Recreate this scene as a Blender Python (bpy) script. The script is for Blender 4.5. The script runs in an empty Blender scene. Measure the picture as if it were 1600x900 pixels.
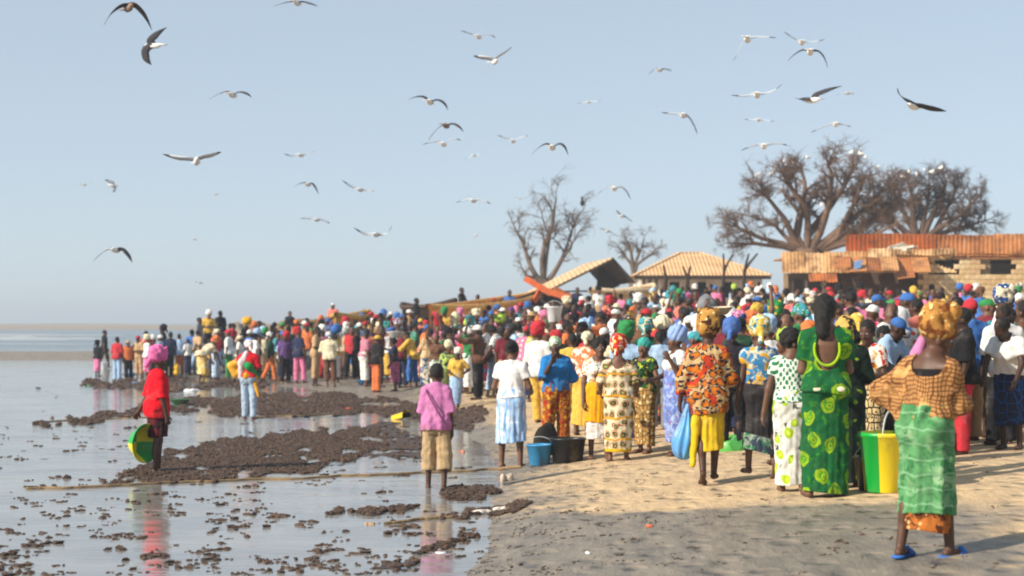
import bpy, bmesh, math, random
import numpy as np
from mathutils import Vector, Matrix
SC = bpy.context.scene
COL = SC.collection
R = math.radians
# ---------------------------------------------------------------- camera, sky, sun, exposure
FPX = 2800.0            # focal length in pixels of a 1600 px wide picture
CAMZ = 2.0              # eye height above the still water
cam = bpy.data.cameras.new('camera'); camo = bpy.data.objects.new('camera', cam); COL.objects.link(camo)
cam.sensor_width = 36.0; cam.lens = 36.0 * FPX / 1600.0
cam.shift_y = 53.0 / 1600.0
cam.clip_start = 0.2; cam.clip_end = 9000
camo.location = (0, 0, CAMZ); camo.rotation_euler = (R(90), 0, 0)
cam.dof.use_dof = True; cam.dof.focus_distance = 19.0; cam.dof.aperture_fstop = 2.2
SC.camera = camo
SUN_AZ = -119.0          # degrees clockwise from the view direction: the sun stands to the left, a little behind
SUN_EL = 31.0
wd = bpy.data.worlds.new('World'); SC.world = wd; wd.use_nodes = True
wn = wd.node_tree; bg = wn.nodes['Background']
sky = wn.nodes.new('ShaderNodeTexSky'); sky.sky_type = 'NISHITA'; sky.sun_disc = False
sky.sun_elevation = R(SUN_EL); sky.sun_rotation = R(SUN_AZ)
sky.air_density = 0.7; sky.dust_density = 0.1; sky.ozone_density = 2.0; sky.altitude = 0
hs = wn.nodes.new('ShaderNodeHueSaturation'); hs.inputs['Saturation'].default_value = 0.7
wn.links.new(sky.outputs[0], hs.inputs['Color']); veil = wn.nodes.new('ShaderNodeMix'); veil.data_type = 'RGBA'; veil.inputs[0].default_value = .60      # a dusty veil over the whole sky
veil.inputs[7].default_value = (3.3, 4.1, 4.7, 1); wn.links.new(hs.outputs[0], veil.inputs[6]); wn.links.new(veil.outputs[2], bg.inputs['Color'])
bg.inputs['Strength'].default_value = 0.105
sl = bpy.data.lights.new('sun', 'SUN'); sl.energy = 5.0; sl.angle = R(0.53); sl.color = (1.0, 0.9, 0.76)
so = bpy.data.objects.new('sun', sl); COL.objects.link(so)
_sd = Vector((math.sin(R(SUN_AZ)) * math.cos(R(SUN_EL)), math.cos(R(SUN_AZ)) * math.cos(R(SUN_EL)), math.sin(R(SUN_EL))))
so.rotation_euler = _sd.to_track_quat('Z', 'Y').to_euler(); so.location = (-30, -10, 40)
vs = SC.view_settings; vs.view_transform = 'Standard'; vs.look = 'None'; vs.gamma = 1.0; vs.exposure = 0.55; vs.use_curve_mapping = False
SC.cycles.max_bounces = 6; SC.cycles.diffuse_bounces = 3; SC.cycles.glossy_bounces = 3; SC.cycles.caustics_reflective = False
SC.render.filter_size = 1.9
try: SC.cycles.filter_width = 2.0
except Exception: pass
rng = random.Random(11); nr = np.random.RandomState(5)

# ---------------------------------------------------------------- helpers
def hx(s):
    s = s.lstrip('#'); c = [int(s[i:i+2], 16) / 255 for i in (0, 2, 4)]
    return tuple(v / 12.92 if v <= .04045 else ((v + .055) / 1.055) ** 2.4 for v in c) + (1.0,)
def tag(o, label=None, cat=None, group=None, kind=None):
    if label: o['label'] = label
    if cat: o['category'] = cat
    if group: o['group'] = group
    if kind: o['kind'] = kind
    return o
def empty(name, loc=(0, 0, 0), rz=0.0):
    o = bpy.data.objects.new(name, None); COL.objects.link(o); o.location = loc; o.rotation_euler = (0, 0, rz); o.empty_display_size = .2
    return o
def link(name, me, mat=None, parent=None, color=None):
    o = bpy.data.objects.new(name, me); COL.objects.link(o)
    if mat is not None:
        if len(me.materials) == 0: me.materials.append(mat)
        elif me.materials[0] != mat:
            o.material_slots[0].link = 'OBJECT'; o.material_slots[0].material = mat
    if parent is not None: o.parent = parent
    if color is not None: o.color = color
    return o
def mesh_np(name, v, f, smooth=True):
    """v: n x 3, f: m x 3|4 int array, or a list of index tuples"""
    me = bpy.data.meshes.new(name)
    if isinstance(f, np.ndarray):
        k = f.shape[1]; m = len(f)
        me.vertices.add(len(v)); me.vertices.foreach_set('co', np.asarray(v, np.float32).ravel())
        me.loops.add(m * k); me.loops.foreach_set('vertex_index', f.astype(np.int32).ravel())
        me.polygons.add(m); me.polygons.foreach_set('loop_start', np.arange(0, m * k, k, dtype=np.int32))
        me.update(calc_edges=True)
    else:
        me.from_pydata([tuple(p) for p in v], [], [tuple(q) for q in f]); me.update()
    me.polygons.foreach_set('use_smooth', np.full(len(me.polygons), smooth, dtype=bool))
    return me
def set_attr(me, name, arr):
    a = me.attributes.new(name, 'FLOAT', 'POINT'); a.data.foreach_set('value', np.asarray(arr, np.float32))
def set_vec(me, name, arr):
    a = me.attributes.new(name, 'FLOAT_VECTOR', 'POINT'); a.data.foreach_set('vector', np.asarray(arr, np.float32).ravel())

def sst(a, b, x):
    t = np.clip((x - a) / (b - a), 0, 1); return t * t * (3 - 2 * t)
_P = nr.uniform(0, 6.28, 64)
def wob(x, y, s, seed=0, oct=4):
    """cheap smooth 2-D noise, about -1..1"""
    o = 0; a = 1.0; t = 0
    for i in range(oct):
        k = (seed * 7 + i * 5) % 50; ang = _P[k] ; c, q = math.cos(ang), math.sin(ang)
        u = (x * c + y * q) * s; w = (-x * q + y * c) * s
        o = o + a * (np.sin(u + _P[k+1] + 1.3 * np.sin(w * .7 + _P[k+2])) * np.sin(w * 1.1 + _P[k+3] + 1.1 * np.sin(u * .8 + _P[k+4])))
        t += a; a *= .55; s *= 2.13
    return o / t * 1.4

# ---------------------------------------------------------------- terrain
def shore(Y):
    return np.interp(Y, [2, 10, 14, 24, 38, 58, 70, 100, 140, 400], [-.3, -.6, -.62, -.35, -1.5, -4.3, -8.5, -17, -22, -60])
def terrain(X, Y, fine=True):
    X = np.asarray(X, float); Y = np.asarray(Y, float)
    s = X - shore(Y) - .1
    up = np.maximum(s, 0)
    z = 1.1 * (1 - np.exp(-.135 * up / 1.1)) * sst(0, .9, up + .35)
    px = 800 + FPX * X / np.maximum(Y, 1)
    far = np.clip(np.minimum(Y, 125) - 42, 0, None)
    z = z + sst(380, 860, px) * .0245 * far
    z = z - sst(128, 330, Y) * (z - 1.0) * sst(.2, 1.2, z)
    z = z + .8 * np.exp(-(((X + 11.6) / 2.0) ** 2 + ((Y - 70.5) / 2.6) ** 2))       # low sand mound on the left
    z = z + .95 * np.exp(-(((X + 9.0) / 4.5) ** 2 + ((Y - 83) / 5) ** 2))
    bank = sst(92, 99, Y) * (1 - sst(106, 122, Y)) * (1 - sst(480, 640, px))
    z = z + .26 * bank
    sea = sst(112, 130, Y) * (1 - sst(420, 640, px)) * (s < 3)
    z = z - sea * .9
    spit = sst(430, 470, Y) * (1 - sst(700, 900, Y))
    z = z + spit * 2.6 * (.72 + .1 * np.sin(X * .031 + 1) + .06 * np.sin(X * .11))
    if fine:
        wet = 1 - sst(-.2, 1.0, s)
        z = z + wet * (Y < 112) * (-.024 + .02 * wob(X, Y * .6, 1.5, 3)) + (1 - wet) * (Y < 120) * (.012 * wob(X, Y, 2.2, 1) + .02 * wob(X, Y, .5, 2, 2))
    return z
def gz(X, Y): return float(terrain(np.array([X]), np.array([Y]))[0])
def px2x(px, D): return (px - 800.0) / FPX * D
def row2z(py, D): return CAMZ + (503.0 - py) / FPX * D
def W(px, py, D): return Vector((px2x(px, D), D, row2z(py, D)))
_DS = np.geomspace(9, 125, 900)
def stand(px, foot):
    """point of the ground that shows at this place of the picture"""
    z = terrain(px2x(px, _DS), _DS); r = 503 - (z - CAMZ) / _DS * FPX
    i = int(np.argmax(r <= foot)) if (r <= foot).any() else len(_DS) - 1
    D = _DS[i]; return px2x(px, D), D, float(z[i])

# ---------------------------------------------------------------- node materials
class NT:
    def __init__(s, name):
        s.m = bpy.data.materials.new(name); s.m.use_nodes = True; s.t = s.m.node_tree; s.b = s.t.nodes['Principled BSDF']
    def n(s, typ, **kw):
        d = s.t.nodes.new(typ)
        for k, v in kw.items():
            if k in d.inputs.keys() if isinstance(k, str) else False: s.put(d.inputs[k], v)
            else: setattr(d, k, v)
        return d
    def put(s, sock, v):
        if hasattr(v, 'is_output') or isinstance(v, bpy.types.NodeSocket): s.t.links.new(v, sock)
        else:
            if sock.type == 'RGBA' and len(v) == 3: v = tuple(v) + (1.0,)
            sock.default_value = v
    def math(s, op, a, b=None, c=None):
        d = s.t.nodes.new('ShaderNodeMath'); d.operation = op; s.put(d.inputs[0], a)
        if b is not None: s.put(d.inputs[1], b)
        if c is not None: s.put(d.inputs[2], c)
        return d.outputs[0]
    def mix(s, f, a, b, mode='MIX'):
        d = s.t.nodes.new('ShaderNodeMix'); d.data_type = 'RGBA'; d.blend_type = mode
        s.put(d.inputs[0], f); s.put(d.inputs[6], a); s.put(d.inputs[7], b); return d.outputs[2]
    def step(s, v, a, b):
        d = s.t.nodes.new('ShaderNodeMapRange'); d.interpolation_type = 'SMOOTHSTEP'
        s.put(d.inputs[0], v); d.inputs[1].default_value = a; d.inputs[2].default_value = b
        return d.outputs[0]
    def noise(s, vec, scale, detail=4, rough=.55, dist=0, d3='3D'):
        d = s.t.nodes.new('ShaderNodeTexNoise'); d.noise_dimensions = d3
        if vec is not None: s.put(d.inputs['Vector'], vec)
        d.inputs['Scale'].default_value = scale; d.inputs['Detail'].default_value = detail; d.inputs['Roughness'].default_value = rough; d.inputs['Distortion'].default_value = dist
        return d.outputs[0]
    def vor(s, vec, scale, feat='F1', rnd=1.0, dim='3D'):
        d = s.t.nodes.new('ShaderNodeTexVoronoi'); d.feature = feat; d.voronoi_dimensions = dim
        s.put(d.inputs['Vector'], vec); d.inputs['Scale'].default_value = scale; d.inputs['Randomness'].default_value = rnd
        return d
    def obj(s): return s.t.nodes.new('ShaderNodeTexCoord').outputs['Object']
    def pos(s): return s.t.nodes.new('ShaderNodeNewGeometry').outputs['Position']
    def attr(s, name, vec=False):
        d = s.t.nodes.new('ShaderNodeAttribute'); d.attribute_name = name; return d.outputs['Vector' if vec else 'Fac']
    def info(s, o='Color'): return s.t.nodes.new('ShaderNodeObjectInfo').outputs[o]
    def scl(s, vec, v):
        d = s.t.nodes.new('ShaderNodeVectorMath'); d.operation = 'MULTIPLY'; s.put(d.inputs[0], vec); d.inputs[1].default_value = v; return d.outputs[0]
    def bump(s, h, strength=.3, dist=.02):
        d = s.t.nodes.new('ShaderNodeBump'); d.inputs['Strength'].default_value = strength; d.inputs['Distance'].default_value = dist
        s.put(d.inputs['Height'], h); s.t.links.new(d.outputs[0], s.b.inputs['Normal'])
    def col(s, c): s.put(s.b.inputs['Base Color'], c)
    def set(s, rough=.7, spec=.4, metal=0, **kw):
        s.put(s.b.inputs['Roughness'], rough); s.put(s.b.inputs['Specular IOR Level'], spec); s.b.inputs['Metallic'].default_value = metal
        for k, v in kw.items(): s.put(s.b.inputs[k.replace('_', ' ')], v)
        return s.m
def plain(name, c, rough=.7, spec=.35, var=.25, scale=6.0, bump=.15, bscale=40, dirt=None, metal=0):
    """solid colour with mottling, wear and a fine relief; c None takes the object's own colour"""
    t = NT(name); v = t.obj(); base = t.info() if c is None else c
    n = t.noise(v, scale, 5, .6)
    f = t.step(n, .3, .75)
    cc = t.mix(f, base, (1 - var,) * 3, 'MULTIPLY') if False else t.mix(t.math('MULTIPLY', f, var), base, (0, 0, 0))
    if dirt: cc = t.mix(t.math('MULTIPLY', t.step(t.noise(v, scale * .6, 6, .7), .5, .7), dirt[1]), cc, dirt[0])
    t.col(cc); t.bump(t.noise(v, bscale, 3), bump, .01)
    return t.set(rough, spec, metal)
# ---------------------------------------------------------------- the ground, water, sea
def build_ground():
    Y = np.concatenate([np.linspace(1, 9, 12)[:-1], np.geomspace(9, 62, 260)[:-1], np.geomspace(62, 150, 90)[:-1], np.geomspace(150, 6000, 70)])
    u = np.concatenate([np.linspace(-2.2, -.40, 16)[:-1], np.linspace(-.40, .40, 330), np.linspace(.40, 2.2, 16)[1:]])
    U, V = np.meshgrid(u, Y); X = U * np.maximum(V, 6); Z = terrain(X, V)
    n, m = Z.shape; idx = np.arange(n * m).reshape(n, m)
    f = np.stack([idx[:-1, :-1], idx[:-1, 1:], idx[1:, 1:], idx[1:, :-1]], -1).reshape(-1, 4)
    me = mesh_np('ground', np.stack([X, V, Z], -1).reshape(-1, 3), f)
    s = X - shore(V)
    greyed = 1 - sst(-.1, 1.9, s - .5 * wob(X, V, .55, 4) - 3.6 * (1 - sst(15.6, 17.6, V + .5 * wob(X, V, .8, 7) + .12 * X)))  # wet along the shore, plus a greyer, darker band across the near sand
    greyed = np.where(V > 70, np.maximum(greyed * .6, (1 - sst(.25, .5, Z)) * .8), greyed)
    set_attr(me, 'greyed', greyed.ravel())
    t = NT('beach_sand'); p = t.pos(); d = t.attr('greyed')
    big = t.noise(p, .9, 5, .6); mid = t.noise(t.scl(p, (1, .45, 1)), 3.5, 6, .65); fine = t.noise(p, 45, 4, .7)
    foot = t.vor(t.scl(p, (1, .8, 1)), 4.2, 'SMOOTH_F1').outputs['Distance']
    streak = t.noise(t.scl(p, (.22, 1.6, 1)), 2.2, 6, .65, .4)
    dry = t.mix(t.step(mid, .32, .7), (.56, .40, .225), (.46, .325, .19))
    dry = t.mix(t.math('MULTIPLY', t.step(big, .48, .68), .55), dry, (.40, .30, .20))
    dry = t.mix(t.math('MULTIPLY', t.step(fine, .55, .8), .35), dry, (.24, .17, .10))
    greyc = t.mix(t.step(mid, .35, .65), (.24, .20, .152), (.165, .14, .112))
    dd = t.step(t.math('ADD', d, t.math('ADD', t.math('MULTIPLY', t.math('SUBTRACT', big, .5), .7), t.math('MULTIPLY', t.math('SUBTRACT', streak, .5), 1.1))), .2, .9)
    t.col(t.mix(dd, dry, greyc))
    sp1 = t.vor(p, 11, 'F1', 1.0).outputs['Distance']; sp2 = t.vor(p, 7, 'F1', 1.0).outputs['Distance']
    spk = t.math('MULTIPLY', t.step(sp1, .16, .10), t.step(t.noise(p, .8, 3), .42, .6)); spl = t.math('MULTIPLY', t.step(sp2, .10, .06), t.step(t.noise(t.scl(p, (1.3, 1, 1)), 1.1, 3), .48, .62))
    base = t.mix(dd, dry, greyc); base = t.mix(t.math('MULTIPLY', t.step(foot, .34, .1), .22), base, (.10, .075, .05)); base = t.mix(t.math('MULTIPLY', spk, .8), base, (.06, .04, .03)); base = t.mix(t.math('MULTIPLY', spl, .7), base, (.62, .57, .50)); t.col(base)
    rough = t.math('SUBTRACT', .9, t.math('MULTIPLY', dd, .42))
    h = t.math('ADD', t.math('MULTIPLY', t.noise(t.scl(p, (1, .35, 1)), 5, 5, .6), 1.2), t.math('MULTIPLY', t.step(foot, .08, .42), 1.1))
    h = t.math('ADD', h, t.math('MULTIPLY', fine, .18))
    t.bump(h, .75, .06)
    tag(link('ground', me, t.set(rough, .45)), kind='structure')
    # still film of water on the flat part of the beach, and the sea behind it
    Yw = np.concatenate([np.geomspace(4, 6000, 60)]); uw = np.linspace(-2.2, .45, 40)
    U, V = np.meshgrid(uw, Yw); X = U * np.maximum(V, 8); idx = np.arange(U.size).reshape(U.shape)
    f = np.stack([idx[:-1, :-1], idx[:-1, 1:], idx[1:, 1:], idx[1:, :-1]], -1).reshape(-1, 4)
    me = mesh_np('water', np.stack([X, V, np.zeros_like(X)], -1).reshape(-1, 3), f)
    t = NT('shallow_water'); p = t.pos()
    sep = t.t.nodes.new('ShaderNodeSeparateXYZ'); t.t.links.new(p, sep.inputs[0]); yy = sep.outputs[1]
    far = t.step(yy, 95, 150)
    rip = t.noise(t.scl(p, (.5, 1.3, 1)), 2.6, 4, .55); rip2 = t.noise(t.scl(p, (.25, 1, 1)), 9, 3, .5)
    wave = t.noise(t.scl(p, (.06, .22, 1)), 1.0, 5, .65)
    h = t.math('ADD', t.math('ADD', t.math('MULTIPLY', rip, .018), t.math('MULTIPLY', rip2, .0035)), t.math('MULTIPLY', t.math('MULTIPLY', wave, far), .9))
    t.bump(h, .55, 1.0)
    t.col(t.mix(far, t.mix(t.step(t.noise(p, .6, 5), .4, .65), (.22, .205, .19), (.30, .28, .255)), (.06, .085, .10)))
    m = t.set(.09, .5, IOR=5.0); thin = t.step(t.noise(t.scl(p, (.30, 1.5, 1)), 1.5, 5, .62, .5), .50, .68); t.put(t.b.inputs['Roughness'], t.math('ADD', t.math('ADD', .04, t.math('MULTIPLY', thin, .22)), t.math('MULTIPLY', far, .12)))
    tag(link('water', me, m), kind='structure')
    # breaking waves at the far left
    fm = plain('surf_foam', (.40, .43, .45, 1), .8, .3, .2, 2, .6, 3)
    for k, (D, x0, x1, hh) in enumerate([(205, -72, -45.6, .5), (196, -80, -48.5, .25), (160, -66, -36.5, .08), (262, -110, -57, .3)]):
        xs = np.linspace(x0, x1, 90); prof = np.array([(-1.6, -.02), (-.7, .3), (-.2, .8), (.1, 1), (.35, .75), (1.6, -.02)])
        env = np.sin(np.linspace(.05, 3.1, 90)) ** .6 * (.65 + .35 * wob(xs, xs * 0, .35, k)); v = []
        for i, x in enumerate(xs):
            for q in prof: v.append((x, D + q[0] * 1.4 + 1.5 * math.sin(x * .13 + k), max(-.03, hh * env[i] * q[1]) + .012))
        I = np.arange(90 * 6).reshape(90, 6); f = np.stack([I[:-1, :-1], I[1:, :-1], I[1:, 1:], I[:-1, 1:]], -1).reshape(-1, 4)
        o = link('surf_wave', mesh_np('surf_wave', np.array(v), f), fm); tag(o, kind='structure')
build_ground()

def grow_blobs(name, pts, sizes, mat, flat=.5, sub=1):
    bm = bmesh.new(); bmesh.ops.create_icosphere(bm, subdivisions=max(sub, 1), radius=1.0) if sub else bmesh.ops.create_icosphere(bm, subdivisions=1, radius=1.0)
    bv = np.array([v.co[:] for v in bm.verts]); bf = np.array([[v.index for v in f.verts] for f in bm.faces]); bm.free()
    N = len(pts); nv = len(bv); V = np.empty((N, nv, 3))
    for i in range(N):
        a = nr.uniform(0, 6.28); c, s = math.cos(a), math.sin(a)
        p = bv * (1 + nr.uniform(-.55, .5, (nv, 1))) * np.array([1.0, nr.uniform(.5, .9), flat * nr.uniform(.6, 1.3)]) * sizes[i]
        V[i] = np.stack([p[:, 0] * c - p[:, 1] * s, p[:, 0] * s + p[:, 1] * c, p[:, 2]], -1) + pts[i]
    F = (bf[None] + (np.arange(N) * nv)[:, None, None]).reshape(-1, 3)
    return mesh_np(name, V.reshape(-1, 3), F, False)
def inpoly(px, py, poly):
    r = np.zeros(px.shape, bool); n = len(poly)
    for i in range(n):
        x0, y0 = poly[i]; x1, y1 = poly[(i + 1) % n]
        if y0 == y1: continue
        r ^= ((y0 > py) != (y1 > py)) & (px < (x1 - x0) * (py - y0) / (y1 - y0) + x0)
    return r
def seaweed():
    t = NT('seaweed_mat'); p = t.pos(); n = t.noise(p, 14, 5, .7)
    t.col(t.mix(t.step(n, .35, .7), (.040, .021, .012), (.120, .064, .034))); t.bump(t.noise(p, 60, 3), .8, .03); m = t.set(.5, .4)
    bands = [([(140, 752), (200, 742), (262, 705), (325, 688), (385, 684), (480, 672), (560, 668), (598, 674), (604, 690), (560, 712), (480, 738), (330, 750), (240, 757)], 15000, (.012, .038)),
             ([(270, 642), (285, 626), (410, 614), (520, 614), (640, 628), (690, 640), (650, 650), (500, 648), (400, 652), (300, 645)], 9000, (.02, .055)),
             ([(126, 606), (126, 596), (300, 588), (420, 600), (420, 606), (250, 612)], 500, (.05, .12)),
             ([(40, 668), (60, 655), (126, 652), (270, 632), (280, 640), (140, 662)], 420, (.03, .07)),
             ([(560, 595), (640, 590), (700, 600), (640, 606)], 160, (.05, .1)),
             ([(505, 806), (540, 796), (640, 790), (652, 795), (560, 803)], 260, (.02, .045)),
             ([(600, 885), (640, 868), (720, 835), (760, 820), (740, 836), (660, 880), (610, 893)], 70, (.02, .05)),
             ([(690, 812), (720, 798), (800, 794), (838, 798), (830, 808), (760, 806)], 420, (.018, .045)),
             ([(640, 652), (700, 640), (770, 642), (770, 668), (690, 676)], 420, (.02, .05)),
             ([(690, 770), (735, 760), (790, 768), (760, 778), (700, 782)], 260, (.02, .045)),
             ([(480, 690), (600, 660), (720, 690), (640, 720), (520, 710)], 160, (.02, .05))]
    P = []; S = []; sheets = []
    for poly, N, (a, b) in bands:
        q = np.array(poly); x = nr.uniform(q[:, 0].min(), q[:, 0].max(), 40000); iy = nr.uniform(1 / (q[:, 1].max() - 503), 1 / (q[:, 1].min() - 503), 40000); y = 503 + 1 / iy
        jx = x + 22 * wob(x, y, .06, 9); jy = y + 6 * wob(x, y * 1.5, .07, 12)
        Dm = 5600 / (q[:, 1] - 503); Xm = (q[:, 0] - 800) / FPX * Dm; st_ = .055 if len(sheets) != 1 else .09
        gx, gy = np.meshgrid(np.arange(Xm.min() - .3, Xm.max() + .3, st_), np.arange(Dm.min() - .3, Dm.max() + .3, st_ * 1.6))
        gpx = 800 + FPX * gx / gy; gpy = 503 + 5600 / gy; ok = np.zeros(gx.shape)
        for ex, ey in ((0, 0), (9, 0), (-9, 0), (0, 2.2), (0, -2.2)): ok += inpoly(gpx + ex + 22 * wob(gpx, gpy, .06, 9), gpy + ey + 6 * wob(gpx, gpy * 1.5, .07, 12), poly) & (wob(gpx, gpy * 3, .045, 6) > -.42) & (wob(gpx, gpy * 4.5, .11, 15) > -.72)
        hz = np.maximum(terrain(gx, gy), 0) + (ok / 5 - .25) * (.008 + .022 * wob(gx, gy, 5, 2) ** 2 + nr.uniform(0, .018, gx.shape)) - .004 + .004 * (ok > 2)
        I = np.arange(gx.size).reshape(gx.shape); fs = np.stack([I[:-1, :-1], I[:-1, 1:], I[1:, 1:], I[1:, :-1]], -1).reshape(-1, 4); kf = (ok.ravel()[fs] > .5).all(1)
        sheets.append((np.stack([gx, gy, hz], -1).reshape(-1, 3), fs[kf]))
        k = np.flatnonzero(inpoly(jx, jy, poly) & (wob(x, y * 3, .045, 6) > -.5) & (wob(x, y * 4.5, .11, 15) > -.85))[:N]
        for i in k:
            D = 5600 / (y[i] - 503); X = px2x(x[i], D); s = nr.uniform(a, b)
            P.append((X, D, max(gz(X, D), 0) + .012 + s * .12)); S.append(s)
    NB = len(P)
    # scattered clumps on the wet flat, streaked along the ripples
    K = 0
    while K < 620:
        x = nr.uniform(-60, 800); y = nr.uniform(600, 900) if K % 4 else nr.uniform(780, 900)
        if x > 640 + (y - 760) * .1 and nr.rand() > .35: continue
        if wob(np.array([x * .02]), np.array([y * .05]), 1.0, 8)[0] < -.1: continue
        D = 5600 / (y - 503); X = px2x(x, D); s = nr.uniform(.015, .034) * (1.9 if nr.rand() < .2 else 1)
        for j in range(nr.randint(2, 7)):
            xx = X + nr.normal(0, 1.25) * s; yy = D + nr.normal(0, 1.25) * s; P.append((xx, yy, max(gz(xx, yy), 0) + s * .12)); S.append(s * nr.uniform(.5, 1.1))
        K += 1
    # drier wrack scattered over the sand
    K = 0
    while K < 330:
        x = nr.uniform(650, 1580); y = nr.uniform(690, 895)
        if nr.rand() < min((x - 690) / 520, .86): continue
        X, D, z = stand(x, y); s = nr.uniform(.010, .022)
        for j in range(nr.randint(2, 8)):
            xx = X + nr.normal(0, 2.6) * s; yy = D + nr.normal(0, 3) * s; P.append((xx, yy, gz(xx, yy) + s * .1)); S.append(s * nr.uniform(.5, 1.2))
        K += 1
    V, F = [], []; o_ = 0
    for v, f in sheets: V.append(v); F.append(f + o_); o_ += len(v)
    tag(link('seaweed', mesh_np('seaweed', np.concatenate(V), np.concatenate(F), False), m), kind='stuff')
    P = np.array(P); S = np.array(S)
    tag(link('seaweed', grow_blobs('seaweed', P[:NB], S[:NB], m, .5, 0), m), kind='stuff')
    tag(link('seaweed', grow_blobs('seaweed', P[NB:], S[NB:], m, .42, 1), m), kind='stuff')
seaweed()
# ---------------------------------------------------------------- distance-field modelling of figures
class Field:
    def __init__(s, lo, hi, h):
        s.h = h; s.lo = np.array(lo, float); n = np.ceil((np.array(hi) - s.lo) / h).astype(int) + 1
        s.ax = [(s.lo[i] + h * np.arange(n[i])).astype(np.float32) for i in range(3)]; s.f = np.full(n, .6, np.float32)
    def win(s, lo, hi):
        sl = []; g = []
        for i in range(3):
            a = max(0, int((lo[i] - s.lo[i]) / s.h) - 1); b = min(len(s.ax[i]), int((hi[i] - s.lo[i]) / s.h) + 3)
            if b - a < 2: return None, None
            sl.append(slice(a, b)); sh = [1, 1, 1]; sh[i] = -1; g.append(s.ax[i][a:b].reshape(sh))
        return tuple(sl), g
    def add(s, prim, infl=0.0, k=.03):
        lo, hi = bbox(prim); pad = infl + k + s.h * 2
        sl, g = s.win(np.array(lo) - pad, np.array(hi) + pad)
        if sl is None: return
        d = dist(prim, *g) - infl; a = s.f[sl]
        hh = np.maximum(k - np.abs(a - d), 0) / k; s.f[sl] = np.minimum(a, d) - hh * hh * k * .25
    def cut(s, prim, infl=0.0, k=.01):
        lo, hi = bbox(prim); pad = infl + k + s.h * 2
        sl, g = s.win(np.array(lo) - pad, np.array(hi) + pad)
        if sl is None: return
        s.f[sl] = np.maximum(s.f[sl], -(dist(prim, *g) - infl))
    def grid(s): return s.ax[0].reshape(-1, 1, 1), s.ax[1].reshape(1, -1, 1), s.ax[2].reshape(1, 1, -1)
    def mesh(s, name):
        f = s.f; h = s.h
        s.f[0] = s.f[-1] = .05; s.f[:, 0] = s.f[:, -1] = .05; s.f[:, :, 0] = s.f[:, :, -1] = .05
        ins = (f < 0); c = np.zeros(np.array(f.shape) - 1, np.uint8)
        for i in (0, 1):
            for j in (0, 1):
                for k in (0, 1): c += ins[i:i + c.shape[0], j:j + c.shape[1], k:k + c.shape[2]]
        act = (c > 0) & (c < 8); I = np.argwhere(act); idx = np.full(act.shape, -1, np.int32); idx[act] = np.arange(len(I))
        cor = [(i, j, k) for i in (0, 1) for j in (0, 1) for k in (0, 1)]
        val = {q: f[I[:, 0] + q[0], I[:, 1] + q[1], I[:, 2] + q[2]] for q in cor}
        P = np.zeros((len(I), 3)); n = np.zeros(len(I))
        for a in cor:
            for ax in range(3):
                if a[ax]: continue
                b = list(a); b[ax] = 1; b = tuple(b); va, vb = val[a], val[b]; cr = (va < 0) != (vb < 0)
                t = np.where(cr, va / np.where(cr, va - vb, 1), 0); p = np.tile(np.array(a, float), (len(I), 1)); p[:, ax] = t
                P[cr] += p[cr]; n[cr] += 1
        V = (I + P / n[:, None]) * h + s.lo
        F = []
        for ax in range(3):
            o1, o2 = [(1, 2), (2, 0), (0, 1)][ax]
            a = [slice(None)] * 3; b = [slice(None)] * 3; a[ax] = slice(0, -1); b[ax] = slice(1, None)
            A, B = ins[tuple(a)], ins[tuple(b)]; E = np.argwhere(A != B); up = A[E[:, 0], E[:, 1], E[:, 2]]
            ok = (E[:, o1] > 0) & (E[:, o2] > 0) & (E[:, o1] < f.shape[o1] - 1) & (E[:, o2] < f.shape[o2] - 1); E = E[ok]; up = up[ok]
            def cell(d1, d2):
                q = E.copy(); q[:, o1] -= d1; q[:, o2] -= d2; return idx[q[:, 0], q[:, 1], q[:, 2]]
            quad = np.stack([cell(1, 1), cell(0, 1), cell(0, 0), cell(1, 0)], -1); quad[~up] = quad[~up][:, ::-1]; F.append(quad)
        F = np.concatenate(F)
        # one light smoothing pass
        for _ in range(1):
            acc = np.zeros_like(V); cn = np.zeros(len(V))
            for i in range(4):
                for j in ((i + 1) % 4, (i + 3) % 4):
                    np.add.at(acc, F[:, i], V[F[:, j]]); np.add.at(cn, F[:, i], 1)
            V = V * .45 + .55 * acc / np.maximum(cn, 1)[:, None]
        return mesh_np(name, V, F)
def A(*v): return np.array(v, float)
def unit(v): v = np.array(v, float); return v / (np.linalg.norm(v) + 1e-9)
def cap(a, b, ra, rb=None): return ('cap', np.array(a, float), np.array(b, float), ra, ra if rb is None else rb)
def cyl(a, b, ra, rb): return ('cyl', np.array(a, float), np.array(b, float), ra, rb)
def ell(c, r, M=None): return ('ell', np.array(c, float), np.array(r, float), np.eye(3) if M is None else M)
def loft(o, M, zs, rx, ry, cx=None, cy=None):
    z = np.array(zs, float); return ('loft', np.array(o, float), M, z, np.array(rx, float), np.array(ry, float), np.zeros(len(z)) if cx is None else np.array(cx, float), np.zeros(len(z)) if cy is None else np.array(cy, float))
def bbox(p):
    if p[0] in ('cap', 'cyl'):
        r = max(p[3], p[4]); return np.minimum(p[1], p[2]) - r, np.maximum(p[1], p[2]) + r
    if p[0] == 'ell':
        e = np.abs(p[3]) @ p[2]; return p[1] - e, p[1] + e
    o, M, z, rx, ry, cx, cy = p[1:]
    c = np.array([o + M @ np.array([cx[i] + sx * rx[i], cy[i] + sy * ry[i], z[i]]) for i in range(len(z)) for sx in (-1, 1) for sy in (-1, 1)])
    return c.min(0), c.max(0)
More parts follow.
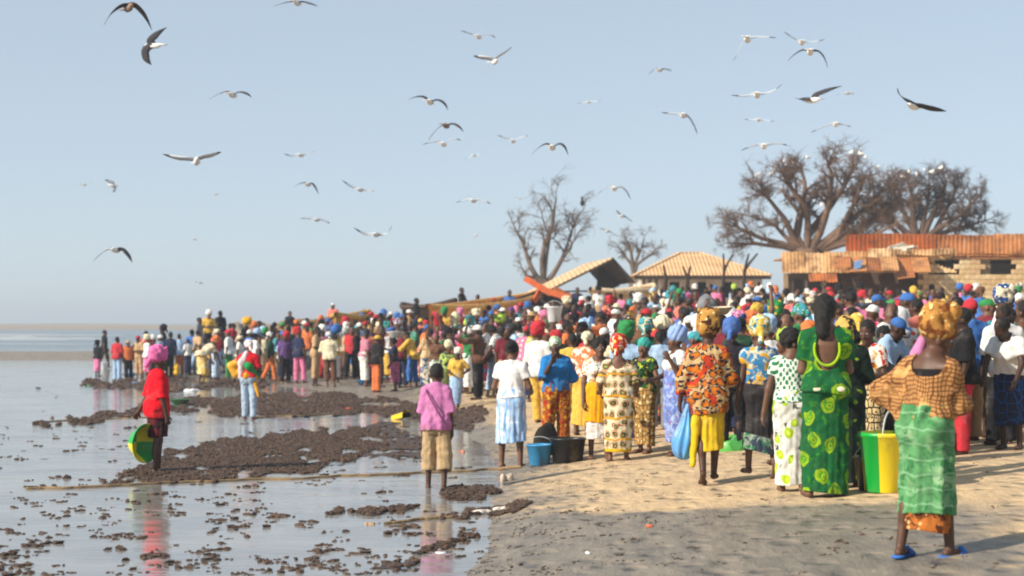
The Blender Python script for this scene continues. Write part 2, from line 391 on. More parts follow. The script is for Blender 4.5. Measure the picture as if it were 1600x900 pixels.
def dist(p, X, Y, Z):
    if p[0] in ('cap', 'cyl'):
        a, b, ra, rb = p[1:]; d = b - a; L = float(d @ d) + 1e-12
        px, py, pz = X - a[0], Y - a[1], Z - a[2]; t = (px * d[0] + py * d[1] + pz * d[2]) / L; tc = np.clip(t, 0, 1)
        r = np.sqrt((px - d[0] * tc) ** 2 + (py - d[1] * tc) ** 2 + (pz - d[2] * tc) ** 2) - (ra + (rb - ra) * tc)
        return np.maximum(r, (t - 1) * math.sqrt(L)) if p[0] == 'cyl' else r
    if p[0] == 'ell':
        c, r, M = p[1:]; px, py, pz = X - c[0], Y - c[1], Z - c[2]
        q = [px * M[0, i] + py * M[1, i] + pz * M[2, i] for i in range(3)]
        k0 = np.sqrt(sum((q[i] / r[i]) ** 2 for i in range(3))); k1 = np.sqrt(sum((q[i] / r[i] ** 2) ** 2 for i in range(3)))
        return k0 * (k0 - 1) / np.maximum(k1, 1e-6)
    o, M, z, rx, ry, cx, cy = p[1:]; px, py, pz = X - o[0], Y - o[1], Z - o[2]
    q = [px * M[0, i] + py * M[1, i] + pz * M[2, i] for i in range(3)]
    zz = np.broadcast_to(q[2], np.broadcast(X, Y, Z).shape)
    a = np.interp(zz, z, rx); b = np.interp(zz, z, ry); x = q[0] - np.interp(zz, z, cx); y = q[1] - np.interp(zz, z, cy)
    d = (np.sqrt((x / a) ** 2 + (y / b) ** 2) - 1) * np.minimum(a, b)
    return np.maximum(d, np.maximum(z[0] - zz, zz - z[-1]))
def rotm(yaw=0, pitch=0, roll=0):
    return np.array(Matrix.Rotation(R(yaw), 3, 'Z') @ Matrix.Rotation(R(pitch), 3, 'X') @ Matrix.Rotation(R(roll), 3, 'Y'))

class Fig:
    """A figure in its own space: feet at z = 0, facing +Y, right hand at +X, about 1.70 m tall."""
    def __init__(s, lean=(0, 0), aL=((-.12, 0, -1), (-.03, .15, -1)), aR=((.12, 0, -1), (.03, .15, -1)), lL=((-.03, 0, -1), (0, 0, -1)), lR=((.03, 0, -1), (0, 0, -1)),
                 head=(0, 0, 0), girth=1.0, bust=0.0, hips=1.0, hs=1.06, footL=None, footR=None, hipw=.085, shw=.15, palmL=None, palmR=None, eyes=False, twist=0, h=.0125):
        s.h = h; s.girth = girth
        up = unit((lean[0], lean[1], 1)); fw = unit(np.array([0, 1, 0]) - up * up[1]); rt = np.cross(fw, up)
        M = np.stack([rt, fw, up], 1); M = M @ rotm(twist) if twist else M
        P = A(0, 0, .95); hip = [P + A(-hipw, 0, -.05), P + A(hipw, 0, -.05)]
        legs = []
        for i, (t, q) in enumerate((lL, lR)):
            k = hip[i] + unit(t) * .43; an = k + unit(q) * .395; fd = unit((footL, footR)[i] or (-.12 if i == 0 else .12, 1, 0)); legs.append((hip[i], k, an, fd))
        low = min(min(l[2][2] - .075, (l[2] + l[3] * .17)[2] - .05) for l in legs); sh = A(0, 0, -low)
        P = P + sh; legs = [(a + sh, b + sh, c + sh, d) for a, b, c, d in legs]
        s.M, s.P, s.legs = M, P, legs; Mp = np.eye(3)
        L = lambda x, y, z: P + M @ A(x, y, z)
        s.L = L; g = girth
        s.sho = [L(-shw * (.6 + .4 * g), -.015, .40), L(shw * (.6 + .4 * g), -.015, .40)]
        s.arms = []
        for i, (u, f) in enumerate((aL, aR)):
            e = s.sho[i] + unit(u) * .285; w = e + unit(f) * .25; s.arms.append((s.sho[i], e, w, unit(f)))
        s.neck = L(0, -.015, .45); yaw, pit, rol = head
        s.H = M @ rotm(yaw, pit, rol) if abs(lean[1]) < .5 else rotm(yaw, pit, rol)
        s.hc = s.neck + M @ A(0, .012, .03) + s.H @ A(0, .015, .118) * hs; s.hs = hs
        s.torso = loft(P, M, [-.14, -.05, .05, .15, .24, .33, .40, .45], np.array([.13, .16 * hips, .148 * (.4 + .6 * hips), .13, .137, .152, .15, .075]) * g,
                       np.array([.09, .118 * hips, .112, .10, .105, .112, .088, .055]) * g, None, [-.012, -.018, -.008, 0, 0, 0, -.005, -.012])
        s.upper = [cap(L(0, -.02, .425), q, .047 * (.7 + .3 * g), .043) for q in s.sho] + [cap(s.neck + M @ A(0, -.01, .03), (s.neck * .35 + q * .65), .045, .04) for q in s.sho]
        for i, (a, e, w, d) in enumerate(s.arms): s.upper.append(cap(a, a + (e - a) * .3, .046 * (.5 + .5 * g), .043 * (.5 + .5 * g)))
        if bust: s.upper += [ell(L(sx * .068 * g, .085 * g, .275), (.062 * g, .05 + .03 * bust, .062), M) for sx in (-1, 1)]
        s.butt = [ell(L(sx * .07 * hips, -.075 * hips * g, -.04), (.088 * g, .075 * hips, .095), M) for sx in (-1, 1)]
        s.thigh = []
        for (a, k, an, fd) in legs: s.thigh.append((cap(a, k, .082 * g, .054 * (.5 + .5 * g)), cap(k, an, .05 * (.6 + .4 * g), .034)))
        s.palm = (palmL, palmR)
        pts = [P, s.hc] + [q for l in legs for q in l[:3]] + [q for a in s.arms for q in a[:3]] + [a[2] + a[3] * .2 for a in s.arms] + [l[2] + l[3] * .2 for l in legs]
        pts = np.array(pts); s.lo = pts.min(0) - A(.26, .26, .12); s.hi = pts.max(0) + A(.26, .26, .26); s.lo[2] = -.03; s.eyes = eyes
    def body(s, name='body', h=None):
        h = h or s.h; F = Field(s.lo, s.hi, h)
        F.add(s.torso, 0, .02)
        for p in s.upper + s.butt: F.add(p, 0, .05)
        for i, (t, c) in enumerate(s.thigh):
            a, k, an, fd = s.legs[i]; F.add(t, 0, .04); F.add(c, 0, .03); sd = unit(an - k); fw = unit(fd - sd * (fd @ sd)) if abs(fd @ sd) < .95 else fd
            F.add(ell(k + (an - k) * .3 - fw * .022, (.043, .046, .11), np.stack([np.cross(fw, sd), fw, -sd], 1)), 0, .03)
            up = A(0, 0, 1) - fd * fd[2]; up = unit(up); lat = np.cross(fd, up)
            heel = an - fd * .03 - up * .04; ball = an + fd * .115 - up * .048
            F.add(cap(heel, ball, .033, .029), 0, .025); F.add(cap(ball - lat * .02, ball + lat * .02, .026), 0, .02)
            for j in range(5):
                b = ball + lat * (j - 2) * .0185 * (1 if i == 1 else -1) - up * .006; F.add(cap(b, b + fd * (.052 - .006 * j), .0125 - (.0 if j == 0 else .0015), .0105), 0, .01)
        for i, (a, e, w, d) in enumerate(s.arms):
            g = .6 + .4 * s.girth
            F.add(cap(a, e, .043 * g, .037 * g), 0, .03); F.add(cap(e, w, .038 * g, .026 * g), 0, .02)
            n = s.palm[i]; n = unit(n) if n is not None else unit(A(1 if i == 0 else -1, .2, 0)); n = unit(n - d * (n @ d)); l = np.cross(d, n)
            sd = 1 if i == 0 else -1
            if (l @ s.M[:, 1]) * 1 < 0 and s.palm[i] is None: sd = -1
            elif s.palm[i] is None: sd = 1
            for q in (-.02, 0, .02): F.add(cap(w, w + d * .085 + l * q, .019, .0165), 0, .016)
            for j, q in enumerate((-1.5, -.5, .5, 1.5)):
                q2 = q * sd; ln = (.062, .073, .07, .056)[j if sd < 0 else j]; c = .45 + .12 * j
                b = w + d * .085 + l * q2 * .0205; m = b + unit(d + n * c * .5 + l * q2 * .05) * ln * .55; tp = m + unit(d * .8 + n * c * 1.5) * ln * .5
                F.add(cap(b, m, .0105, .0095), 0, .006); F.add(cap(m, tp, .0095, .008), 0, .006)
            tb = w + d * .03 + l * sd * .024; tm = tb + unit(d * .75 + l * sd * .7 + n * .3) * .042; F.add(cap(tb, tm, .0135, .0115), 0, .012); F.add(cap(tm, tm + unit(d + n * .4 + l * sd * .15) * .03, .0115, .009), 0, .008)
        H = s.H; c = s.hc; q = s.hs; hd = lambda x, y, z: c + H @ A(x, y, z) * q
        F.add(cap(s.neck - s.M @ A(0, .0, .04), hd(0, -.012, -.05), .056 * (.6 + .4 * s.girth), .05), 0, .035)
        F.add(ell(hd(0, -.008, .03), A(.074, .094, .098) * q, H), 0, .02)
        F.add(ell(hd(0, .026, -.048), A(.055, .06, .073) * q, H), 0, .035)
        for sx in (-1, 1):
            F.add(ell(hd(sx * .04, .05, -.025), A(.024, .022, .024) * q, H), 0, .02)
            F.add(ell(hd(sx * .076, -.008, -.012), A(.011, .02, .031) * q, H), 0, .01)
            F.cut(ell(hd(sx * .03, .094, .006), A(.017, .013, .010) * q, H))
        F.add(cap(hd(0, .082, .012), hd(0, .104, -.028), .009 * q, .015 * q), 0, .012)
        F.add(cap(hd(-.014, .092, -.034), hd(.014, .092, -.034), .011 * q), 0, .01)
        F.add(cap(hd(-.018, .078, -.062), hd(.018, .078, -.062), .0095 * q), 0, .006); F.add(cap(hd(-.015, .077, -.077), hd(.015, .077, -.077), .0095 * q), 0, .006)
        F.add(ell(hd(0, .07, -.102), A(.022, .02, .018) * q, H), 0, .02)
        return F.mesh(name)
    def sleeves(s, F, sleeve, loose):
        for i, (a, e, w, d) in enumerate(s.arms):
            v = sleeve[i] if isinstance(sleeve, tuple) else sleeve
            if v <= 0: continue
            t = min(v, 1.0); F.add((cyl if v <= 1 else cap)(a, a + (e - a) * t, .046 * (.6 + .4 * s.girth), .043 * (.7 + .3 * s.girth) + .014 * t), loose * .7, .03)
            if v > 1: F.add(cyl(e, e + (w - e) * min(v - 1, .97), .042, .034), loose, .03)
    def skirt_loft(s, waist, hem, loose, flare, full):
        zs = np.linspace(hem - .02, waist, 9); rx = []; ry = []; cx = []; cy = []
        hw = .165 * s.girth + loose; hd = .135 * s.girth + loose
        for z in zs:
            P = []
            for (a, k, an, fd) in s.legs:
                if z >= a[2]: q = a; r = .085
                elif z >= k[2]: t = (a[2] - z) / max(a[2] - k[2], 1e-3); q = a + (k - a) * t; r = .082 + (.056 - .082) * t
                else: t = min((k[2] - z) / max(k[2] - an[2], 1e-3), 1.2); q = k + (an - k) * t; r = .055 - .018 * min(t, 1)
                P.append((q[0], q[1], r * (.5 + .5 * s.girth)))
            top = np.clip((z - s.P[2] + .02) / max(waist - s.P[2] + .02, .01), 0, 1)
            x0 = min(p[0] - p[2] for p in P); x1 = max(p[0] + p[2] for p in P); y0 = min(p[1] - p[2] for p in P); y1 = max(p[1] + p[2] for p in P)
            dn = np.clip((s.P[2] - z) / max(s.P[2] - hem, .01), 0, 1); fl = 1 + (flare - 1) * dn
            mx = max((x1 - x0) / 2 + .018 + loose * .6, hw * fl * (1 - .14 * dn)); my = max((y1 - y0) / 2 + .015 + loose * .5, hd * fl * (1 - .12 * dn))
            rx.append(mx * (1 - .17 * top)); ry.append(my * (1 - .14 * top)); cx.append((x0 + x1) / 2 * (1 - top) + s.P[0] * top); cy.append(((y0 + y1) / 2 - .008) * (1 - top) + (s.P[1] - .012) * top)
        return loft((0, 0, 0), np.eye(3), zs, rx, ry, cx, cy)
    def ripple(s, F, amp, seed, z0=None, z1=None, n=9):
        X, Y, Z = F.grid(); r = nr.__class__(seed); p = r.uniform(0, 6.28, 8)
        th = np.arctan2(X - s.P[0], Y - s.P[1])
        w = 1.0 if z0 is None else np.clip((z1 - Z) / (z1 - z0), 0, 1) ** .8
        q1 = th * n + p[0] + 2.0 * np.sin(Z * 3 + p[1]); d = (.55 - np.abs(np.sin(q1 * .5)) * 1.1) * .8 + np.sin(th * (n * 2 - 1) + p[2] + Z * 2.5) * .3
        F.f += amp * .55 * np.sin(Z * 24 + 5 * np.sin(th * 2 + p[6]) + p[7]) * np.exp(-((Z - s.P[2] - .06) / .11) ** 2)
        F.f += amp * w * d
        F.f += .005 * np.sin(X * 34 + p[3] + 2 * np.sin(Z * 15 + p[4])) * np.sin(Z * 29 + p[5] + 1.7 * np.sin(X * 19 + Y * 13))
    def top(s, name='top', hem=.80, sleeve=.6, loose=.024, neck=.075, neckoff=(0, .03, .0), amp=.004, seed=1, box=0.0, h=None, strap=False, wide=1.0, ndepth=0):
        F = Field(s.lo, s.hi, h or s.h); g = s.girth
        t = list(s.torso)
        if box: t[4] = np.maximum(t[4], t[4][:6].max() * box * np.r_[np.ones(6), 0, 0]); t[5] = np.maximum(t[5], t[5][:6].max() * box * np.r_[np.ones(6), 0, 0])
        F.add(tuple(t), loose, .03)
        if hem < s.P[2] - .12: F.add(s.skirt_loft(s.P[2] + .08, hem, loose * .8, wide, 0), 0, .05)
        for p in s.upper[(6 if strap else 0):]: F.add(p, loose * .6, .035)
        for p in s.butt: F.add(p, loose, .05)
        if not strap: s.sleeves(F, sleeve, loose)
        s.ripple(F, amp, seed, hem, s.P[2] + .35, 8)
        X, Y, Z = F.grid(); F.f = np.maximum(F.f, hem + .012 * np.sin(X * 9 + seed) - Z)
        nc = s.neck + s.M @ A(*neckoff); F.cut(ell(nc + s.M @ A(0, 0, .02 - ndepth), (neck, neck * 1.05, .07 + ndepth * 1.2), s.M))
        F.cut(cap(s.neck + s.M @ A(0, 0, .02), s.neck + s.M @ A(0, 0, .15), neck * .9))
        if strap:
            F.f = np.maximum(F.f, (X - s.P[0]) * s.M[0, 2] + (Y - s.P[1]) * s.M[1, 2] + (Z - s.P[2]) * s.M[2, 2] - .36)
        return F.mesh(name)
    def skirt(s, name='skirt', waist=None, hem=.3, loose=.008, flare=1.0, amp=.012, seed=1, n=9, h=None, wrap=True):
        waist = waist or s.P[2] + .12; F = Field(s.lo, s.hi, h or s.h); F.add(s.skirt_loft(waist, hem, loose, flare, 0), 0, .02)
        for p in s.butt: F.add(p, loose * .8, .05)
        s.ripple(F, amp, seed, hem, s.P[2] + .05, n)
        X, Y, Z = F.grid(); F.f = np.maximum(F.f, np.maximum(hem + .015 * np.sin(X * 8 + Y * 6 + seed) - Z, Z - waist))
        L = list(s.skirt_loft(waist, hem, loose, flare, 0)); L[4] = L[4] - .026; L[5] = L[5] - .026; I = Field(s.lo, s.hi, s.h) if False else None
        sl, gg = F.win(bbox(tuple(L))[0] - .01, A(9, 9, hem + .16))
        if sl is not None: F.f[sl] = np.maximum(F.f[sl], -np.maximum(dist(tuple(L), *gg), gg[2] - (hem + .14)))
        return F.mesh(name)
    def pants(s, name='trousers', hem=1.0, loose=.010, amp=.006, seed=1, waist=.1, h=None, wide=0.0):
        F = Field(s.lo, s.hi, h or s.h); F.add(s.torso, loose, .03)
        for p in s.butt: F.add(p, loose, .05)
        for i, (a, k, an, fd) in enumerate(s.legs):
            g = s.girth
            if hem <= 0: F.add(cyl(a, a + (k - a) * (1 + hem), .086 * g, .066 * g), loose, .04)
            else:
                F.add(cap(a, k, .084 * g, .058 * (.5 + .5 * g) + wide * .5), loose, .04); F.add(cyl(k, k + (an - k) * hem, .056 + wide * .5, .046 + wide), loose, .03)
        s.ripple(F, amp, seed, 0, 2, 11)
        X, Y, Z = F.grid(); F.f = np.maximum(F.f, Z - (s.P[2] + waist)); F.cut(cap(s.L(0, 0, .3), s.L(0, 0, .5), .2))
        return F.mesh(name)
    def head_matrix(s):
        m = Matrix(s.H.tolist()).to_4x4(); m.translation = Vector(s.hc.tolist()); return m @ Matrix.Scale(s.hs, 4)

# ---- headwear, in the space of a head (centre between the ears, face +Y)
def headwear():
    out = {}
    def fld(): return Field((-.2, -.26, -.26), (.2, .24, .36), .009)
    def lump(F, amp, sc, seed):
        amp *= 1.5
        X, Y, Z = F.grid(); p = nr.__class__(seed).uniform(0, 6, 6)
        F.f += amp * np.sin(X * sc + p[0] + 1.5 * np.sin(Z * sc * .6)) * np.sin(Y * sc + p[1]) * np.sin(Z * sc + p[2] + 1.2 * np.sin(X * sc * .5))
    F = fld(); F.add(ell((0, -.02, .045), (.082, .098, .098)), 0, .02); F.cut(ell((0, .115, -.04), (.075, .075, .105))); F.cut(ell((0, 0, -.15), (.12, .12, .10))); lump(F, .004, 90, 1); out['cropped_hair'] = F.mesh('cropped_hair')
    F = fld(); F.add(ell((0, -.02, .05), (.10, .115, .112)), 0, .02); F.cut(ell((0, .135, -.04), (.08, .09, .115))); F.cut(ell((0, .03, -.16), (.12, .12, .10))); lump(F, .009, 60, 2); out['bushy_hair'] = F.mesh('bushy_hair')
    F = fld(); F.add(ell((0, -.02, .045), (.083, .10, .10)), 0, .02); F.cut(ell((0, .115, -.04), (.075, .075, .108))); F.cut(ell((0, 0, -.17), (.12, .12, .10))); F.add(ell((0, -.115, .06), (.05, .045, .045)), 0, .02); lump(F, .005, 80, 3); out['hair_bun'] = F.mesh('hair_bun')
    F = fld(); F.add(ell((0, -.02, .05), (.09, .105, .105)), 0, .02); F.add(cap((0, -.07, 0), (0, -.10, -.19), .075, .05), 0, .04); F.cut(ell((0, .11, -.06), (.08, .08, .12))); lump(F, .006, 55, 4); out['long_hair'] = F.mesh('long_hair')
    # cloth tied round the head, knot at the back
    F = fld(); F.add(ell((0, -.02, .065), (.092, .112, .098)), 0, .02); F.cut(ell((0, .12, -.06), (.09, .09, .105))); F.cut(ell((0, 0, -.12), (.13, .15, .085))); F.add(ell((0, -.125, .03), (.055, .04, .04)), 0, .03); F.add(cap((.01, -.14, .01), (.03, -.16, -.07), .022, .03), 0, .02); Xh, Yh, Zh = F.grid(); F.f += .006 * (.5 - np.abs(np.sin(30 * Zh + 22 * Yh + 4 * np.sin(Xh * 14)))); lump(F, .005, 45, 5); out['headscarf'] = F.mesh('headscarf')
    # full gathered headwrap
    F = fld(); F.add(ell((0, -.025, .09), (.112, .13, .115)), 0, .03); F.add(ell((0, -.06, .15), (.085, .085, .065)), 0, .05); F.cut(ell((0, .125, -.06), (.09, .09, .105))); F.cut(ell((0, .02, -.11), (.14, .16, .085)))
    X, Y, Z = F.grid(); F.f += .013 * (.5 - np.abs(np.sin(20 * Z + 12 * X + 5 * np.sin(Y * 9)))); F.add(cap((.05, .07, .12), (.10, .02, .19), .03, .018), 0, .02); F.add(cap((-.02, -.13, .04), (-.05, -.17, -.06), .025, .035), 0, .02); lump(F, .006, 38, 6); out['headwrap'] = F.mesh('headwrap')
    # tall turban
    F = fld(); F.add(ell((0, -.02, .08), (.115, .13, .10)), 0, .03); F.add(ell((.01, -.03, .18), (.11, .11, .085)), 0, .06); F.add(ell((.07, .04, .20), (.045, .05, .06)), 0, .03); F.cut(ell((0, .125, -.07), (.09, .09, .105))); F.cut(ell((0, .02, -.11), (.14, .16, .085)))
    X, Y, Z = F.grid(); F.f += .015 * (.5 - np.abs(np.sin(19 * Z + 14 * X + 4 * np.sin(Y * 12)))); F.add(cap((-.06, .06, .16), (-.10, .05, .25), .035, .02), 0, .02); lump(F, .008, 34, 7); out['turban'] = F.mesh('turban')
    F = fld(); F.add(ell((0, -.012, .06), (.087, .106, .088)), 0, .02); F.cut(ell((0, 0, -.07), (.2, .2, .105))); F.add(ell((0, .12, .045), (.068, .07, .012)), 0, .015); out['cap'] = F.mesh('cap')
    F = fld(); F.add(ell((0, -.012, .065), (.088, .105, .092)), 0, .02); F.cut(ell((0, 0, -.08), (.2, .2, .11))); F.add(ell((0, -.01, .045), (.155, .165, .014)), 0, .02); out['brimmed_hat'] = F.mesh('brimmed_hat')
    # veil over head and shoulders
    F = fld(); F.add(ell((0, -.02, .04), (.095, .115, .112)), 0, .02); F.add(cap((0, -.04, -.05), (0, -.06, -.2), .09, .13), 0, .05); F.cut(ell((0, .13, -.05), (.075, .10, .11))); lump(F, .005, 30, 8); out['veil'] = F.mesh('veil')
    return out
# ---------------------------------------------------------------- cloth and skin
def skin_mat():
    t = NT('skin'); c = t.info(); v = t.obj(); n = t.noise(v, 9, 5, .6)
    t.col(t.mix(t.math('MULTIPLY', t.step(n, .35, .7), .3), c, (.02, .009, .005))); t.bump(t.noise(v, 120, 3), .12, .004)
    return t.set(.5, .3)
SKIN = skin_mat()
HAIR = plain('black_hair', (.012, .010, .009, 1), .65, .3, .3, 20, .9, 130)
EYE = plain('eye_white', (.36, .33, .30, 1), .3, .5, .05)
IRIS = plain('iris', (.012, .007, .005, 1), .2, .5, .05)
def cloth(name, c=None, rough=.85, layers=(), coord='obj', wear=.34, weave=260):
    """cloth with printed layers. layer: (kind, scale, a, b, colour[, randomness]); c None takes the object's colour"""
    t = NT(name); v = t.obj(); u = v if coord == 'obj' else t.attr('cyl', True)
    if coord == 'cyl':      # folds pull the print out of line
        nz = t.t.nodes.new('ShaderNodeTexNoise'); t.put(nz.inputs['Vector'], t.scl(v, (1.6, 1.6, .7))); nz.inputs['Scale'].default_value = 4.5; nz.inputs['Detail'].default_value = 2
        m1 = t.t.nodes.new('ShaderNodeVectorMath'); m1.operation = 'MULTIPLY_ADD'; t.put(m1.inputs[0], nz.outputs['Color']); m1.inputs[1].default_value = (.15, .11, 0); t.put(m1.inputs[2], u); u = m1.outputs[0]
    base = t.info() if c is None else c
    dim = '3D' if coord == 'obj' else '2D'
    for L in layers:
        k, sc, a, b, col = L[:5]; rnd = L[5] if len(L) > 5 else .6
        if callable(col): col = col(t)
        if k in ('dots', 'ring'):
            d = t.vor(u, sc, 'F1', rnd, dim).outputs['Distance']
            d = t.math('ADD', d, t.math('MULTIPLY', t.math('SUBTRACT', t.noise(u, sc * 3, 2), .5), .06))
            f = t.step(d, a, a - .03) if k == 'dots' else t.math('MULTIPLY', t.step(d, a - .015, a + .015), t.step(d, b + .015, b - .015))
        elif k == 'patch':
            f = t.step(t.noise(u, sc, 3, .6, .6), a, b)
        elif k == 'cells':
            f = t.step(t.vor(u, sc, 'DISTANCE_TO_EDGE', rnd, dim).outputs['Distance'], b, a)
        elif k in ('hstripe', 'vstripe', 'check', 'cross'):
            sp = t.t.nodes.new('ShaderNodeSeparateXYZ'); t.put(sp.inputs[0], u)
            wq = t.math('MULTIPLY', t.math('SUBTRACT', t.noise(v, 6, 3), .5), .6)
            def st(o): return t.math('SINE', t.math('ADD', t.math('MULTIPLY', o, sc), wq))
            zs = sp.outputs[1] if coord == 'cyl' else sp.outputs[2]; xs = sp.outputs[0]
            if k == 'hstripe': f = t.step(st(zs), a, b)
            elif k == 'vstripe': f = t.step(st(xs), a, b)
            elif k == 'check': f = t.step(t.math('MULTIPLY', st(xs), st(zs)), a, b)
            else: f = t.step(t.math('MAXIMUM', st(xs), st(zs)), a, b)
        base = t.mix(f, base, col)
    n = t.noise(v, 7, 5, .6)
    base = t.mix(t.math('MULTIPLY', t.step(n, .4, .75), wear), base, (.03, .024, .02))
    t.col(base)
    h = t.math('ADD', t.noise(v, weave, 2), t.math('MULTIPLY', t.noise(v, 22, 4, .6), 1.6)); t.bump(h, .5, .018)
    return t.set(rough, .2)
PLAIN = cloth('plain_cloth', None, .9, [('patch', 3.2, .5, .85, lambda t: t.mix(.28, t.info(), (.5, .46, .42)))])
def other(t):  # a second dye picked per garment
    d = t.t.nodes.new('ShaderNodeValToRGB'); t.put(d.inputs[0], t.info('Random')); r = d.color_ramp; r.interpolation = 'CONSTANT'
    cs = ['#f0c840', '#f4efe0', '#1b2a4a', '#d83a20', '#18181a', '#e8e2d0', '#2f7a3a', '#6b2417', '#f3d9a0', '#234f8a']
    r.elements[0].position = 0; r.elements[0].color = hx(cs[0]); r.elements[1].position = .1; r.elements[1].color = hx(cs[1])
    for i in range(2, 10): e = r.elements.new(i / 10); e.color = hx(cs[i])
    return d.outputs[0]
PRINTS = [cloth('dotted_print', None, .85, [('dots', 9, .3, 0, other, .5), ('dots', 9, .13, 0, (.05, .03, .02), .5)]),
          cloth('patch_print', None, .85, [('patch', 10, .5, .54, other), ('dots', 20, .25, 0, (.75, .7, .6))]),
          cloth('cell_print', None, .85, [('cells', 8, .03, .06, other), ('dots', 16, .2, 0, (.04, .035, .03))]),
          cloth('stripe_print', None, .85, [('hstripe', 60, .1, .3, other)])]
HATS = headwear()
HAIRY = ('cropped_hair', 'bushy_hair', 'hair_bun', 'long_hair')
def cyl_coords(me, seam='front', r=.18):
    v = np.empty(len(me.vertices) * 3, np.float32); me.vertices.foreach_get('co', v); v = v.reshape(-1, 3)
    th = np.arctan2(v[:, 0], -v[:, 1] if seam == 'front' else v[:, 1]); set_vec(me, 'cyl', np.stack([th * r, v[:, 2], th * 0], -1))
SK = [(.10, .047, .028, 1), (.125, .060, .036, 1), (.075, .036, .022, 1), (.15, .075, .046, 1), (.055, .028, .019, 1)]
def person(loc, heading, fig, skin, parts, label, hat=None, height=None, group=None, scale=None, name='person'):
    """parts: (name, mesh, material, colour); hat: list of (kind, material, colour)"""
    o = empty(name, loc, -R(heading)); tag(o, label, 'person', group)
    sc = scale or ((height / 1.70) if height else 1.0); o.scale = (sc, sc, sc)
    for n, me, m, c in parts: link(n, me, m, o, c)
    for k, m, c in (hat or []):
        h = link('hair' if k in HAIRY else k, HATS[k], m, o, c); h.matrix_local = fig.head_matrix()
    if fig.eyes:
        for sx in (-1, 1):
            e = link('eye', EYEBALL, EYE, o); mm = fig.head_matrix() @ Matrix.Translation((sx * .03, .077, .005)); e.matrix_local = mm
            i = link('iris', IRISBALL, IRIS, e); i.matrix_local = Matrix.Translation((0, .0088, 0)) @ Matrix.Scale(.55, 4)
    return o
def ball_mesh(name, r, sub=2, flat=1.0):
    bm = bmesh.new(); bmesh.ops.create_icosphere(bm, subdivisions=sub, radius=r); bmesh.ops.scale(bm, vec=(1, flat, 1), verts=bm.verts)
    me = bpy.data.meshes.new(name); bm.to_mesh(me); bm.free(); me.polygons.foreach_set('use_smooth', np.ones(len(me.polygons), bool)); return me
EYEBALL = ball_mesh('eye', .0118); IRISBALL = ball_mesh('iris', .0118, 2, .5)
# ---------------------------------------------------------------- the people in front, each modelled for itself
HS = .0085
C = {k: hx(v) for k, v in dict(white='#e9e6e0', red='#c81426', orange='#e0701c', yellow='#e9b512', lime='#b4d020', green='#15803a', dark_green='#1f4a2e', teal='#1c8f8a', blue='#2f6fc0',
     light_blue='#9fc3ea', navy='#1d2748', purple='#6b3f86', pink='#e06aa6', brown='#5d3a26', tan='#c9a372', cream='#e8d9b0', grey='#7d7d80', black='#17161a', maroon='#6d1626', khaki='#8b8055', turquoise='#35b6c4').items()}
def hero(px, foot, head, heading, fig, skin, parts, label, hat=None, group=None, top=.135):
    X, D, z = stand(px, foot)
    h = (foot - head) / FPX * D
    full = fig.hc[2] + top * fig.hs
    sc = min(max(h / full, .55), 1.16)
    return person((X, D, z - .008), heading, fig, skin, parts, label, hat, group=group, scale=sc)
def cylc(me, seam='front'): cyl_coords(me, seam); return me
def extra(F_fig, prims, name, infl=0, k=.03, h=.01, ripple=0, clip=None):
    F = Field(F_fig.lo, F_fig.hi, h)
    for p in prims: F.add(p, infl, k)
    if ripple: F_fig.ripple(F, ripple, 3)
    if clip: X, Y, Z = F.grid(); F.f = np.maximum(F.f, clip(X, Y, Z))
    return F.mesh(name)
def solid(mkname, prims, name, lo, hi, h=.01, k=.03, fn=None):
    F = Field(lo, hi, h)
    for p in prims: F.add(p, 0, k)
    if fn: fn(F)
    return F.mesh(name)

# red tunic, pink headwrap, carries a basin behind the back
def h_red():
    f = Fig(aL=((-.10, -.30, -1), (.25, -.55, -.8)), aR=((.16, .05, -1), (.02, .22, -1)), lL=((-.03, .10, -1), (0, -.04, -1)), lR=((.03, -.08, -1), (0, -.10, -1)), head=(20, -4, 0), h=HS, shw=.155)
    t = f.top(hem=f.P[2] - .15, sleeve=.95, loose=.032, seed=3, amp=.008, wide=1.1, box=.92, neck=.085, h=HS)
    s = f.skirt(hem=f.P[2] - .42, seed=5, amp=.012, h=HS)
    trim = extra(f, [cap(f.neck + f.M @ A(.085 * math.sin(a), .02 + .085 * math.cos(a), .008), f.neck + f.M @ A(.085 * math.sin(a + .3), .02 + .085 * math.cos(a + .3), .008), .012) for a in np.arange(0, 6.28, .3)], 'collar', h=.007)
    plaid = cloth('dark_plaid', hx('#5a1420'), .85, [('cross', 40, .55, .8, hx('#15100f')), ('check', 25, .2, .5, hx('#301016'))])
    hero(247, 741, 548, 62, f, 0, [('body', f.body(), SKIN, SK[2]), ('tunic', t, PLAIN, hx('#d8061f')), ('collar', trim, PLAIN, hx('#e9d9c6')), ('skirt', s, plaid, None)],
         'person in a bright red tunic and pink headwrap holding a green basin in shallow water', [('headwrap', PLAIN, hx('#e26fa8'))])
h_red()
